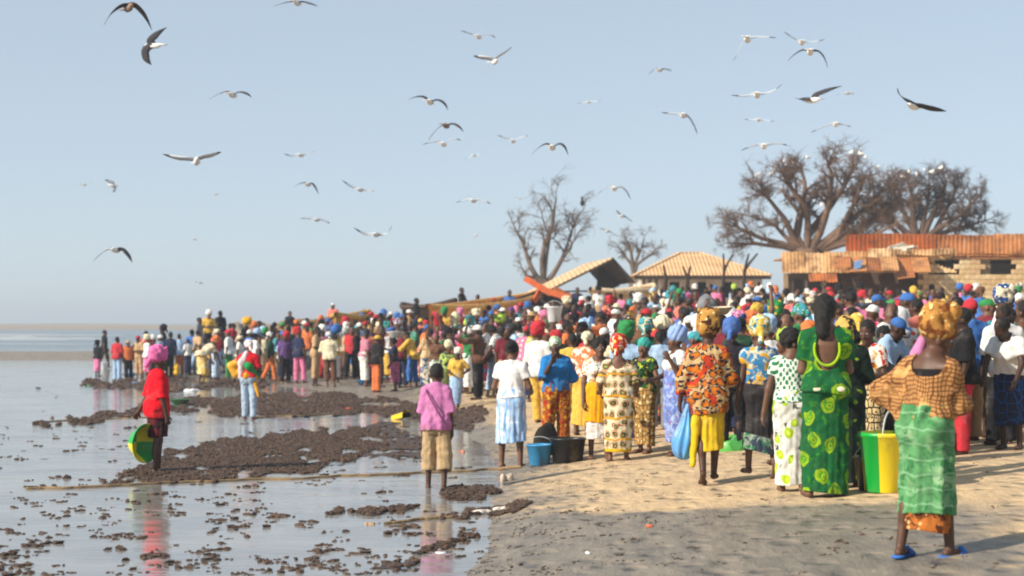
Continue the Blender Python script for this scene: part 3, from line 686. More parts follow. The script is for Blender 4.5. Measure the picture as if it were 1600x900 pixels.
# red top, white headscarf, green sling, standing in the water
def h_wader():
    f = Fig(aL=((-.75, .35, -.75), (-.45, .8, -.1)), aR=((.30, .15, -1), (-.5, .45, -.55)), lL=((-.03, .05, -1), (0, -.03, -1)), lR=((.04, -.03, -1), (0, -.05, -1)), head=(25, -8, 0), h=.01)
    t = f.top(hem=f.P[2] - .02, sleeve=.8, loose=.026, seed=4)
    p = f.pants(hem=.92, loose=.018, seed=4, amp=.004)
    b = lambda x, y, z: f.L(x, y, z)
    sl = extra(f, [cap(b(-.13, .05, .36), b(.05, -.15, .20), .05, .075), cap(b(.05, -.15, .2), b(.17, -.02, .02), .08, .05)], 'sling', k=.05)
    w = extra(f, [cap(b(-.15, 0, .02), b(0, -.13, .0), .06), cap(b(0, -.13, 0), b(.15, -.03, -.03), .07, .06), cap(b(.12, -.06, -.05), b(.24, -.06, -.42), .05, .03)], 'waist_cloth', k=.05, ripple=.006)
    hero(389, 657, 532, 12, f, 0, [('body', f.body(), SKIN, SK[0]), ('top', t, PLAIN, C['red']), ('trousers', p, PLAIN, hx('#a9bdd2')), ('sling', sl, PLAIN, hx('#158a45')), ('waist_cloth', w, PLAIN, hx('#d99a1e')), ('shawl', extra(f, [cap(b(-.03, -.06, .47), b(-.12, -.11, .28), .06, .075), cap(b(-.12, -.11, .28), b(-.15, -.10, -.02), .075, .05)], 'shawl', k=.04, ripple=.008), PLAIN, hx('#dcc6c8'))],
         'person in a red top and green sling wading with a yellow can held out', [('headscarf', PLAIN, hx('#e3d3d2'))])
    X, D, z = stand(389, 657); return X, D, z
WADER = h_wader()
# boy in a long pink shirt, walking away
def h_boy():
    f = Fig(girth=.86, shw=.14, hs=1.15, aL=((-.22, .05, -1), (-.02, .25, -1)), aR=((.24, -.12, -1), (.05, .12, -1)), lL=((-.05, .05, -1), (-.01, -.06, -1)), lR=((.07, -.05, -1), (0, -.22, -1)), head=(-6, -6, 0), h=HS, footR=(.1, 1, -.2))
    t = f.top(hem=f.P[2] - .13, sleeve=.98, loose=.035, seed=8, amp=.011, box=.98, wide=1.15, neck=.07)
    p = f.pants(hem=.42, loose=.028, seed=9, amp=.010, wide=.028)
    b = f.L; st = [b(-.13, -.10, .42)] + [b(-.13 + .3 * q, -.155 - .02 * math.sin(q * 3.1), .42 - .52 * q) for q in np.linspace(0.1, 1, 8)]
    strap = extra(f, [cap(st[i], st[i + 1], .011) for i in range(8)], 'strap', k=.004, h=.007)
    hero(682, 766, 568, 4, f, 0, [('body', f.body(), SKIN, SK[2]), ('shirt', t, PLAIN, hx('#c87aad')), ('trousers', p, PLAIN, hx('#b79c76')), ('strap', strap, PLAIN, hx('#7c3f6c'))],
         'boy in a long pink shirt and beige cropped trousers walking away on wet sand', [('cropped_hair', HAIR, None)])
h_boy()
# white shirt, pale blue skirt
def h_white():
    f = Fig(bust=.4, aL=((-.30, -.02, -1), (.10, .85, -.35)), aR=((.36, .05, -1), (-.05, .9, -.2)), lL=((-.09, .04, -1), (-.02, -.05, -1)), lR=((.08, -.02, -1), (.02, -.08, -1)), head=(-10, -12, 0), h=HS)
    t = f.top(hem=f.P[2] + .0, sleeve=.5, loose=.022, seed=12, amp=.006, neck=.08)
    m = cloth('pale_blue_cloth', hx('#a9c9ee'), .85, [('patch', 4, .45, .6, hx('#dfe6f0')), ('vstripe', 55, .5, .9, hx('#7fb0e6'))], 'cyl')
    s = cylc(f.skirt(hem=f.P[2] - .60, seed=13, flare=1.28, amp=.020, n=8, h=HS), 'front')
    hero(799, 731, 533, 10, f, 0, [('body', f.body(), SKIN, SK[3]), ('shirt', t, PLAIN, hx('#f1eeec')), ('skirt', s, m, None)],
         'woman in a white shirt and pale blue skirt seen from behind', [('hair_bun', HAIR, None)])
h_white()
# blue blouse, hand on her chin, the other on her hip
def h_blue():
    f = Fig(girth=1.12, bust=.9, aL=((-.45, .0, -1), (.70, -.1, -.32)), aR=((.30, .42, -1), (-.42, .55, 1.0)), lL=((-.06, .03, -1), (0, -.04, -1)), lR=((.09, .02, -1), (.02, -.05, -1)), head=(-18, 4, 6), eyes=True, h=HS, palmR=(0, -.8, .3), palmL=(0, -1, 0))
    t = f.top(hem=f.P[2] - .06, sleeve=(1.15, 1.0), loose=.028, seed=15, amp=.008, neck=.085)
    m = cloth('ember_print', hx('#9a5a1e'), .85, [('dots', 15, .40, 0, hx('#e0a030'), .9), ('patch', 12, .54, .58, hx('#a82c18')), ('dots', 22, .24, 0, hx('#2a1210'), .9)])
    p = f.pants(hem=.9, loose=.022, seed=16, amp=.010, wide=.03)
    sc = [('headscarf', cloth('green_white_scarf', hx('#8fb77c'), .85, [('patch', 14, .5, .56, hx('#e8ecdc'))]), None)]
    hero(869, 703, 527, 165, f, 0, [('body', f.body(), SKIN, SK[2]), ('blouse', t, PLAIN, hx('#2377b8')), ('trousers', p, m, None)],
         'woman in a blue blouse with her hand at her chin and ember patterned trousers', sc)
h_blue()
# yellow wrapper, printed top, smiling at the camera
def h_yellow():
    f = Fig(bust=.6, aL=((-.25, .1, -1), (.55, .6, -.3)), aR=((.22, .0, -1), (.05, .25, -1)), lL=((-.05, .10, -1), (0, -.05, -1)), lR=((.05, -.06, -1), (0, -.08, -1)), head=(5, 2, -4), eyes=True, h=HS)
    m = cloth('white_splash_print', hx('#ece4da'), .85, [('patch', 13, .52, .57, hx('#d9812b')), ('patch', 17, .56, .6, hx('#2f7d86'))])
    t = f.top(hem=f.P[2] - .04, sleeve=.55, loose=.024, seed=18, amp=.007, neck=.095)
    s2 = f.skirt(name='underskirt', hem=f.P[2] - .66, loose=.0, seed=21, amp=.010)
    w = extra(f, [f.skirt_loft(f.P[2] + .15, f.P[2] - .44, .024, 1.06, 0)], 'wrapper', ripple=.012, clip=lambda X, Y, Z: np.maximum(f.P[2] - .43 + .05 * (X) - Z, Z - f.P[2] - .14))
    m2 = cloth('white_lace', hx('#e6e2dc'), .85, [('dots', 22, .25, 0, hx('#8a94a8'))])
    hero(936, 717, 528, 178, f, 0, [('body', f.body(), SKIN, SK[1]), ('top', t, m, None), ('underskirt', s2, m2, None), ('wrapper', w, PLAIN, hx('#e8a410'))],
         'woman facing the camera in a yellow wrapper over a white lace skirt', [('bushy_hair', HAIR, None)])
h_yellow()
# cream dress with green and red motifs, from behind
def h_cream():
    f = Fig(girth=1.16, hips=1.12, aL=((-.36, .0, -1), (.05, .75, -.45)), aR=((.38, .02, -1), (0, .8, -.4)), lL=((-.06, .02, -1), (-.01, -.04, -1)), lR=((.06, .0, -1), (.01, -.05, -1)), head=(8, -5, 0), h=HS)
    m = cloth('cream_medallion_print', hx('#e6ddb8'), .85, [('dots', 7.2, .43, 0, hx('#b8501e'), .35), ('dots', 7.2, .35, 0, hx('#e6ddb8'), .35), ('dots', 7.2, .30, 0, hx('#1f5a34'), .35), ('dots', 7.2, .17, 0, hx('#b03018'), .35), ('dots', 7.2, .09, 0, hx('#4cc070'), .35), ('hstripe', 21, .93, .97, hx('#d9a02a'))], 'cyl')
    d = Field(f.lo, f.hi, HS); 
    t = cylc(f.top(hem=f.P[2] - .05, sleeve=.9, loose=.022, seed=22, amp=.006, neck=.125, ndepth=.05, neckoff=(0, 0, -.02)), 'front')
    s = cylc(f.skirt(waist=f.P[2] + .03, hem=.17, seed=23, loose=.018, flare=1.0, amp=.008), 'front')
    tr = extra(f, [f.skirt_loft(f.P[2], .15, .022, 1.0, 0)], 'hem_band', clip=lambda X, Y, Z: np.maximum(.135 - Z, Z - .19))
    m3 = cloth('red_yellow_scarf', hx('#c42a20'), .85, [('dots', 15, .38, 0, hx('#ecc565'), .7), ('patch', 18, .55, .6, hx('#f0e4c8'))])
    hero(966, 720, 531, 4, f, 0, [('body', f.body(), SKIN, SK[3]), ('bodice', t, m, None), ('skirt', s, m, None), ('hem_band', tr, PLAIN, hx('#d0a818'))],
         'woman seen from behind in a cream dress with green and rust medallions', [('headwrap', m3, None)])
h_cream()
# turquoise headscarf, looking over her shoulder
def h_turq():
    f = Fig(bust=.7, aL=((-.45, .1, -1), (.75, .35, .0)), aR=((.2, .1, -1), (-.3, .8, -.2)), lL=((-.03, .05, -1), (0, -.06, -1)), lR=((.05, -.05, -1), (0, -.10, -1)), head=(15, 2, 0), eyes=True, h=HS)
    m = cloth('green_black_print', hx('#22502c'), .85, [('patch', 9, .5, .55, hx('#15181a')), ('patch', 14, .56, .6, hx('#a8b830')), ('dots', 12, .2, 0, hx('#a8301c'))])
    t = f.top(hem=f.P[2] - .02, sleeve=.35, loose=.024, seed=25, neck=.10)
    m2 = cloth('brown_reed_print', hx('#b08a50'), .85, [('cells', 15, .05, .09, hx('#3a2516')), ('dots', 9, .22, 0, hx('#e4cf98'))], 'cyl')
    s = cylc(f.skirt(hem=.12, seed=26, amp=.012), 'back')
    hero(1006, 708, 529, 222, f, 0, [('body', f.body(), SKIN, SK[3]), ('top', t, m, None), ('skirt', s, m2, None)],
         'woman in a turquoise headscarf and dark green top beside the cream medallion dress', [('headscarf', PLAIN, hx('#3fa99c'))])
h_turq()
# blue wrap and red sash, pale blue headscarf, hand raised
def h_sash():
    f = Fig(bust=.5, girth=1.08, aL=((-.25, .25, -1), (.15, .55, 1.0)), aR=((.3, .3, -1), (-.3, .8, -.2)), lL=((-.05, .08, -1), (0, -.05, -1)), lR=((.04, -.08, -1), (0, -.1, -1)), head=(-10, 2, 0), eyes=True, h=HS)
    t = f.top(hem=f.P[2] + .02, sleeve=.4, loose=.022, seed=28, neck=.09)
    m = cloth('blue_red_wrap', hx('#6a82c4'), .85, [('patch', 12, .5, .55, hx('#9db1df')), ('dots', 17, .22, 0, hx('#b04060'))])
    s = f.skirt(hem=.2, seed=29, amp=.015, loose=.03, waist=f.P[2] + .3)
    ms = cloth('red_white_sash', hx('#c8391f'), .85, [('cells', 14, .04, .08, hx('#e9c2a8'))])
    b = f.L; sh = extra(f, [cap(b(-.10, -.10, .30), b(.14, -.20, .05), .05, .06), cap(b(.14, -.20, .05), b(.17, -.20, -.35), .055, .045)], 'sash', k=.04, ripple=.006)
    hero(1056, 712, 516, 250, f, 0, [('body', f.body(), SKIN, SK[0]), ('top', t, PLAIN, C['white']), ('wrap', s, m, None), ('sash', sh, ms, None)],
         'woman in a pale blue headscarf and blue wrap left of the orange print tunic', [('headwrap', PLAIN, hx('#8fa9d8'))])
h_sash()
# orange and brown print tunic, yellow skirt, walking away
def h_orange():
    f = Fig(girth=1.05, aL=((-.38, -.05, -1), (-.15, .35, -1)), aR=((.32, .15, -1), (-.35, .75, -.1)), lL=((.03, -.14, -1), (.03, -.30, -1)), lR=((.0, .08, -1), (-.05, .0, -1)), head=(-12, -2, 0), h=HS, footL=(0, .7, -.5))
    m = cloth('orange_brown_print', hx('#c8a878'), .85, [('dots', 10, .44, 0, hx('#2a2018'), .6), ('dots', 10, .36, 0, hx('#c8701c'), .6), ('patch', 6, .55, .57, hx('#b83a1c')), ('dots', 15, .24, 0, hx('#252c3c'), .8)], 'cyl')
    t = cylc(f.top(hem=f.P[2] - .24, sleeve=1.6, loose=.036, seed=31, amp=.011, wide=1.12, box=.95, neck=.09), 'front')
    s = f.skirt(hem=f.P[2] - .63, loose=.0, seed=32, amp=.016, flare=1.0)
    tail = extra(f, [cap(A(-.13, -.12, f.P[2] - .3), A(-.17, -.14, .22), .05, .03)], 'loose_end', k=.03, ripple=.006)
    m2 = cloth('brown_gold_scarf', hx('#b98a45'), .85, [('patch', 13, .5, .55, hx('#4a2a18')), ('dots', 16, .22, 0, hx('#e8d09a'))])
    X, D, z = stand(1106, 757)
    hero(1106, 757, 500, 3, f, 0, [('body', f.body(), SKIN, SK[2]), ('tunic', t, m, None), ('skirt', s, PLAIN, hx('#dcb820')), ('loose_end', tail, PLAIN, hx('#dcb820'))],
         'woman walking away in an orange and brown print tunic over a yellow skirt', [('turban', m2, None)])
    return X, D, z, f
ORANGE = h_orange()
# dark clothes with a round basin, behind her
def h_dark():
    f = Fig(aL=((-.2, .2, -1), (.2, .8, .3)), aR=((.3, .1, -1), (-.1, .7, -.1)), lL=((-.04, .05, -1), (0, -.05, -1)), lR=((.07, -.03, -1), (.02, -.1, -1)), head=(20, -5, 0), h=HS)
    t = f.top(hem=f.P[2] - .12, sleeve=1.9, loose=.03, seed=33, box=.9); p = f.pants(hem=.95, loose=.012, seed=34)
    hero(1143, 705, 506, 20, f, 0, [('body', f.body(), SKIN, SK[4]), ('jacket', t, PLAIN, hx('#23222a')), ('trousers', p, PLAIN, hx('#191a20'))],
         'person all in black with a blue headwrap right behind the orange print tunic', [('headwrap', PLAIN, hx('#4c6eae'))])
h_dark()
# blue and yellow print top, charcoal skirt with a printed hem
def h_char():
    f = Fig(girth=1.05, hips=1.1, aL=((-.20, -.02, -1), (-.16, .10, -1)), aR=((.2, .25, -1), (-.1, .8, -.2)), lL=((-.03, .14, -1), (-.02, .0, -1)), lR=((.05, -.14, -1), (.04, -.42, -1)), head=(8, 0, 0), h=HS, footR=(.1, .6, -.7))
    m = cloth('blue_yellow_print', hx('#3f86b8'), .85, [('patch', 9, .5, .54, hx('#dba63a')), ('patch', 15, .55, .6, hx('#d9d6c0'))])
    t = f.top(hem=f.P[2] + .06, sleeve=.28, loose=.02, seed=35, neck=.09)
    s = f.skirt(hem=f.P[2] - .68, seed=36, amp=.018, flare=1.05, loose=.012)
    hb = extra(f, [f.skirt_loft(f.P[2], f.P[2] - .70, .026, 1.08, 0)], 'hem_flounce', ripple=.016, clip=lambda X, Y, Z: np.maximum(f.P[2] - .70 - .25 * X - Z, Z - f.P[2] + .52 + .25 * X))
    mh = cloth('swirl_print', hx('#31404e'), .85, [('patch', 7, .5, .53, hx('#8a9a8c')), ('patch', 10, .55, .58, hx('#2c7a4a'))])
    ms = cloth('yellow_teal_scarf', hx('#d9b64a'), .85, [('patch', 14, .5, .55, hx('#3a8a9a')), ('patch', 20, .55, .6, hx('#e9e4cc'))])
    hero(1186, 750, 504, 352, f, 0, [('body', f.body(), SKIN, SK[0]), ('top', t, m, None), ('skirt', s, PLAIN, hx('#2a282c')), ('hem_flounce', hb, mh, None)],
         'woman in a charcoal skirt with printed hem and a yellow and teal headwrap', [('headwrap', ms, None)])
    b = f.L
h_char()
# green and white check top, white skirt with lime dots
def h_lime():
    f = Fig(bust=.4, aL=((-.30, .04, -1), (-.20, .10, -1)), aR=((.2, .2, -1), (-.2, .8, -.2)), lL=((-.02, .10, -1), (0, .0, -1)), lR=((.05, -.10, -1), (.02, -.18, -1)), head=(-70, 0, 0), eyes=True, h=HS)
    m = cloth('green_check', hx('#dfe8dc'), .85, [('check', 75, .0, .25, hx('#2f7d55'))], 'cyl'); m2 = cloth('lime_dot_print', hx('#d9d8cf'), .85, [('dots', 5.2, .27, 0, hx('#a9c91c'), .7), ('dots', 5.2, .12, 0, hx('#c9dc50'), .7), ('patch', 6, .58, .61, hx('#4e5648'))], 'cyl')
    t = cylc(f.top(hem=f.P[2] - .0, sleeve=.42, loose=.02, seed=37, neck=.10), 'front'); s = cylc(f.skirt(hem=.09, seed=38, amp=.011), 'front')
    cf = extra(f, [cyl(f.arms[0][0] + (f.arms[0][1] - f.arms[0][0]) * .3, f.arms[0][0] + (f.arms[0][1] - f.arms[0][0]) * .48, .058, .06)], 'cuff')
    hero(1236, 768, 514, 10, f, 0, [('body', f.body(), SKIN, SK[3]), ('top', t, m, None), ('skirt', s, m2, None), ('cuff', cf, PLAIN, hx('#a9c81e'))],
         'woman in a green check top and white skirt with lime dots', [('bushy_hair', HAIR, None)])
h_lime()
# tall, green dress with lime medallions, open back
def h_green():
    f = Fig(girth=1.06, hips=1.12, shw=.152, aL=((-.14, .12, -1), (.05, .8, .2)), aR=((.14, .15, -1), (-.05, .8, .15)), lL=((-.10, .02, -1), (-.03, -.05, -1)), lR=((.07, .02, -1), (.03, -.03, -1)), head=(-25, -14, -6), h=.0075)
    m = cloth('green_medallion_print', hx('#0d5a2e'), .8, [('patch', 3, .5, .7, hx('#0a5228')), ('dots', 4.4, .30, 0, hx('#86a616'), .8), ('patch', 16, .56, .62, hx('#2f7a22')), ('ring', 4.4, .12, .17, hx('#3d8a1e'), .8), ('dots', 4.4, .06, 0, hx('#2a6a1c'), .8)], 'cyl')
    t = cylc(f.top(hem=f.P[2] - .07, sleeve=.62, loose=.020, seed=41, amp=.003, neck=.10, neckoff=(0, -.06, -.09), ndepth=.10), 'front')
    s = cylc(f.skirt(hem=.05, waist=f.P[2] + .06, seed=42, amp=.010, loose=.004, flare=.98), 'front')
    b = f.L
    trim = extra(f, [cap(b(.105 * math.sin(a), -.118 - .012 * abs(math.cos(a)), .30 - .14 * math.cos(a)), b(.105 * math.sin(a + .2), -.118 - .012 * abs(math.cos(a + .2)), .30 - .14 * math.cos(a + .2)), .011) for a in np.arange(-1.9, 1.9, .2)], 'neck_trim', h=.006, k=.01)
    pk = [extra(f, [ell(b(x, -.185, -.035), (.042, .014, .024))], 'pocket_patch', h=.007) for x in (-.085, .105)]
    sk = extra(f, [cyl(f.legs[0][1] - A(0, .03, -.02), f.legs[0][2] + A(0, -.01, .16), .066, .05)], 'striped_sock', h=.008)
    msk = cloth('striped_sock_knit', hx('#1d6e3c'), .85, [('hstripe', 95, .4, .7, hx('#9fd0b0'))])
    kn = extra(f, [ell(f.legs[0][1] + A(-.01, -.045, .05), (.062, .055, .062))], 'knee_wrap', h=.008)
    kn.name = 'white_slip'
    hero(1290, 776, 462, 4, f, 0, [('body', f.body(), SKIN, SK[3]), ('bodice', t, m, None), ('skirt', s, m, None), ('neck_trim', trim, PLAIN, hx('#9cc21a'))] + [('pocket_patch', q, PLAIN, hx('#e6e2c4')) for q in pk],
         'tall woman in an open backed green dress with lime medallions', [('long_hair', HAIR, None)])
h_green()
# woman in dark green beside her; the black paints the green dress's shaded side
def h_shade():
    f = Fig(girth=1.12, aL=((-.2, .1, -1), (.1, .8, 0)), aR=((.25, .1, -1), (-.2, .8, -.1)), lL=((-.05, .02, -1), (0, -.04, -1)), lR=((.06, .02, -1), (0, -.05, -1)), head=(15, -4, 0), h=HS)
    m = cloth('shaded_green_print', hx('#12211a'), .85, [('patch', 6, .54, .58, hx('#1c4a2a')), ('dots', 6, .12, 0, hx('#7f9a1e'))], 'cyl')
    t = cylc(f.top(hem=f.P[2] - .05, sleeve=1.0, loose=.022, seed=44), 'front'); s = cylc(f.skirt(hem=.06, seed=45, amp=.014, loose=.02), 'front')
    hero(1321, 762, 496, 15, f, 0, [('body', f.body(), SKIN, SK[4]), ('top', t, m, None), ('skirt', s, m, None)],
         'woman in a dark green wrap, blackened for shade, touching the open backed green dress', [('headscarf', cloth('black_gold_scarf', hx('#c9a55a'), .85, [('patch', 12, .5, .55, hx('#1d1712'))]), None)])
h_shade()
# cream and black print skirt, red and white top, behind the bucket
def h_bead():
    f = Fig(bust=.5, aL=((-.3, .1, -1), (.2, .8, 0)), aR=((.4, .1, -1), (-.3, .75, .1)), lL=((-.04, .02, -1), (0, -.04, -1)), lR=((.05, .02, -1), (0, -.05, -1)), head=(15, -10, 0), eyes=True, h=HS)
    m = cloth('black_cream_print', hx('#d6bd8a'), .85, [('cells', 11, .06, .12, hx('#1c1814')), ('dots', 11, .16, 0, hx('#2a2018'))], 'cyl'); m1 = cloth('red_white_print', hx('#dcd4c6'), .85, [('patch', 7, .5, .54, hx('#b81c2a')), ('patch', 11, .56, .6, hx('#c78a2a'))])
    t = f.top(hem=f.P[2], sleeve=.6, loose=.022, seed=46); s = cylc(f.skirt(hem=.22, seed=47, amp=.011), 'back')
    hero(1357, 738, 500, 230, f, 0, [('body', f.body(), SKIN, SK[2]), ('top', t, m1, None), ('skirt', s, m, None)],
         'woman in a red and white top and black and cream skirt behind the green bucket', [('cropped_hair', HAIR, None)])
h_bead()
# the big figure at the right: basket weave top, green batik skirt, blue flip-flops
def h_weave():
    f = Fig(girth=1.05, hips=1.08, bust=.6, lean=(.05, .08), aL=((-.85, -.15, -.75), (.80, .10, -.62)), aR=((.12, .40, -1), (-.35, .9, .1)), lL=((-.07, -.12, -1), (-.05, -.20, -1)), lR=((.06, .16, -1), (.06, .04, -1)), head=(-48, -6, 4), eyes=True, h=.0075, footL=(-.15, 1, 0), footR=(.35, 1, 0))
    m = cloth('basket_weave_knit', hx('#bd8a55'), .9, [('cross', 210, .35, .9, hx('#6e4426')), ('patch', 5, .55, .65, hx('#dba768'))], 'cyl')
    # poncho-like top: covers the raised arm down to the wrist
    F = Field(f.lo, f.hi, .0085); F.add(f.torso, .028, .03)
    for p in f.upper: F.add(p, .014, .04)
    a, e, w, d = f.arms[0]
    F.add(cap(a, e, .055, .078), 0, .05); F.add(cyl(e, w, .080, .062), 0, .05); F.add(cap(a + (e - a) * .35 - A(0, 0, .04), w + A(0, 0, .02), .045, .05), 0, .06); a2, e2, w2, d2 = f.arms[1]; F.add(cap(a2, e2, .05, .066), 0, .05); F.add(cyl(e2, w2, .066, .052), 0, .04)
    f.ripple(F, .010, 51, f.P[2] - .02, f.P[2] + .4, 8); X, Y, Z = F.grid(); F.f = np.maximum(F.f, f.P[2] + .02 + .02 * np.sin(X * 9) - Z)
    F.cut(ell(f.neck + f.M @ A(.02, -.05, -.03), (.13, .12, .12), f.M)); F.cut(cap(f.neck, f.neck + A(0, 0, .2), .07))
    t = cylc(F.mesh('knit_top'), 'front')
    tube = extra(f, [f.torso] + f.upper[:4], 'neck_shade', infl=.012, clip=lambda X, Y, Z: np.maximum(Z - f.neck[2] + .06, f.P[2] + .1 - Z))  # near-black layer added as the shade inside the open neck
    mb = cloth('green_batik', hx('#5a9660'), .8, [('patch', 5, .48, .66, hx('#93b78a')), ('patch', 11, .52, .6, hx('#3a7a48')), ('ring', 7.5, .20, .30, hx('#4d8a58'), .7), ('hstripe', 60, .82, 1.0, hx('#7fb083'))], 'cyl')
    s = cylc(f.skirt(name='batik_skirt', waist=f.P[2] + .14, hem=f.P[2] - .63, loose=.020, seed=52, amp=.028, flare=.94, n=7), 'front')
    mo = cloth('orange_batik', hx('#b5692c'), .85, [('patch', 14, .5, .56, hx('#5c2c14')), ('dots', 16, .24, 0, hx('#e0b070'))])
    u = f.skirt(name='underskirt', hem=f.P[2] - .75, loose=-.012, seed=53, amp=.006, flare=.88)
    mt = cloth('golden_brocade', hx('#b8823f'), .75, [('patch', 12, .5, .56, hx('#7a4318')), ('patch', 22, .58, .62, hx('#efcf8c'))])
    flips = []
    for (hp, k, an, fd) in f.legs:
        up = A(0, 0, 1); lat = np.cross(fd, up); c0 = an - fd * .045; c1 = an + fd * .17; z0 = .014
        c0 = A(c0[0], c0[1], z0); c1 = A(c1[0], c1[1], z0); M = np.stack([lat, fd, up], 1)
        so = [ell(c0, (.042, .05, .016), M), cap(c0, c1, .02), ell(c1 - fd * .02, (.05, .06, .016), M)]
        F2 = Field(f.lo - A(0, 0, .03), f.hi, .0075)
        for p in so: F2.add(p, .004, .03)
        X, Y, Z = F2.grid(); F2.f = np.maximum(F2.f, np.maximum(Z - .022, -.004 - Z))
        tt = A(an[0], an[1], 0) + fd * .125; 
        F2.add(cap(tt + up * .035, tt - fd * .06 + lat * .05 + up * .03, .009), 0, .008); F2.add(cap(tt + up * .035, tt - fd * .06 - lat * .05 + up * .03, .009), 0, .008); F2.add(cap(tt + up * .06 - fd * .02, tt - fd * .02 + lat * .045 + up * .03, .02), 0, .01); F2.add(cap(tt + up * .06 - fd * .02, tt - fd * .02 - lat * .045 + up * .03, .02), 0, .01)
        flips.append(('flip_flop', F2.mesh('flip_flop'), PLAIN, hx('#3f78c8')))
    er = [('earring', extra(f, [ell(f.hc + f.H @ A(-.082, -.01, -.05), (.01, .012, .014))], 'earring', h=.005), PLAIN, hx('#e3c25a'))]
    kn = extra(f, [cap(f.hc + f.H @ A(-.05, -.09, -.02), f.hc + f.H @ A(-.07, -.11, -.14), .035, .05)], 'pink_scarf', k=.03, h=.008)
    hero(1448, 870, 470, 42, f, 0, [('body', f.body(), SKIN, SK[0]), ('knit_top', t, m, None), ('neck_shade', tube, PLAIN, hx('#1c1a1c')), ('batik_skirt', s, mb, None), ('underskirt', u, mo, None), ('pink_scarf', kn, PLAIN, hx('#d487b8'))] + flips + er,
         'woman in an orange basket weave top with hand on hip and blue flip-flops', [('turban', mt, None)], top=.25)
h_weave()
# ---------------------------------------------------------------- small builders
def boxm(name, size, bev=0.0):
    bm = bmesh.new(); bmesh.ops.create_cube(bm, size=1.0); bmesh.ops.scale(bm, vec=size, verts=bm.verts)
    if bev: bmesh.ops.bevel(bm, geom=bm.edges[:] , offset=bev, segments=2, affect='EDGES')
    me = bpy.data.meshes.new(name); bm.to_mesh(me); bm.free(); return me
def beam(name, a, b, w, t, mat, parent=None, up=(0, 0, 1), taper=1.0):
    """a squared timber from a to b"""
    a, b = A(*a), A(*b); d = unit(b - a); u = unit(A(*up) - d * (A(*up) @ d)); l = np.cross(d, u); v = []
    for p, k in ((a, 1), (b, taper)):
        for sx, sz in ((-1, -1), (1, -1), (1, 1), (-1, 1)): v.append(p + l * sx * w / 2 * k + u * sz * t / 2 * k)
    f = [(0, 1, 2, 3), (7, 6, 5, 4), (0, 4, 5, 1), (1, 5, 6, 2), (2, 6, 7, 3), (3, 7, 4, 0)]
    return link(name, mesh_np(name, v, f, False), mat, parent)
def tube_geo(pts, rad, n=6):
    P = np.array(pts, float); m = len(P); T = np.gradient(P, axis=0); V = []
    ref = A(.3, .2, 1.0)
    for i in range(m):
        t = unit(T[i]); u = np.cross(t, ref)
        if np.linalg.norm(u) < .1: u = np.cross(t, A(1, 0, 0))
        u = unit(u); w = np.cross(t, u)
        for k in range(n):
            a = 2 * math.pi * k / n; V.append(P[i] + rad[i] * (math.cos(a) * u + math.sin(a) * w))
    I = np.arange(m * n).reshape(m, n); J = np.roll(I, -1, 1)
    return np.array(V), np.stack([I[:-1], J[:-1], J[1:], I[1:]], -1).reshape(-1, 4)
def join(parts):
    V = []; F = []; o = 0
    for v, f in parts: V.append(v); F.append(f + o); o += len(v)
    return np.concatenate(V), np.concatenate(F)
def corr(name, o, u, v, w, l, waves, mat, parent, amp=.022, wobble=.02, color=None, seed=0):
    amp = amp * .7; wobble = wobble * 1.6
    """one corrugated sheet: origin o, unit u across (w), unit v along (l)"""
    u, v, o = A(*u), A(*v), A(*o); n = unit(np.cross(u, v)); nu = waves * 4 + 1; nv = 5; r = nr.__class__(seed); V = []
    du = r.normal(0, 1, 3) * wobble
    for j in range(nv):
        for i in range(nu):
            s = i / (nu - 1); t = j / (nv - 1)
            V.append(o + u * s * w + v * (t * l + (r.normal() * .012 if j in (0, nv - 1) else 0)) + n * (amp * math.sin(2 * math.pi * waves * s) + du[0] * (s - .5) + du[1] * t + du[2] * math.sin(3 * t)))
    I = np.arange(nu * nv).reshape(nv, nu); f = np.stack([I[:-1, :-1], I[:-1, 1:], I[1:, 1:], I[1:, :-1]], -1).reshape(-1, 4)
    return link(name, mesh_np(name, np.array(V), f), mat, parent, color)
WOOD = plain('weathered_wood', None, .8, .25, .5, 9, .6, 60); WOODDARK = plain('dark_timber', (.045, .032, .024, 1), .85, .2, .4, 7, .6, 50)
RUST = NT('rusty_sheet_metal'); _v = RUST.obj(); _n = RUST.noise(_v, 1.6, 6, .7)
RUST.col(RUST.mix(RUST.step(_n, .36, .74), RUST.info(), RUST.mix(RUST.step(RUST.noise(_v, 7, 5), .4, .6), (.20, .075, .03), (.11, .045, .022)))); RUST.bump(RUST.noise(_v, 30, 4), .4, .01); RUST = RUST.set(.75, .3)
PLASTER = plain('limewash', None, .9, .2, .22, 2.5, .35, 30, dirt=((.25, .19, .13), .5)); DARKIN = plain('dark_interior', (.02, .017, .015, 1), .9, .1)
PAINT = plain('boat_paint', None, .6, .35, .35, 4, .3, 30, dirt=((.12, .08, .05), .55))
PLASTIC = plain('coloured_plastic', None, .42, .4, .25, 5, .08, 60, dirt=((.16, .12, .08), .5)); BARK = None

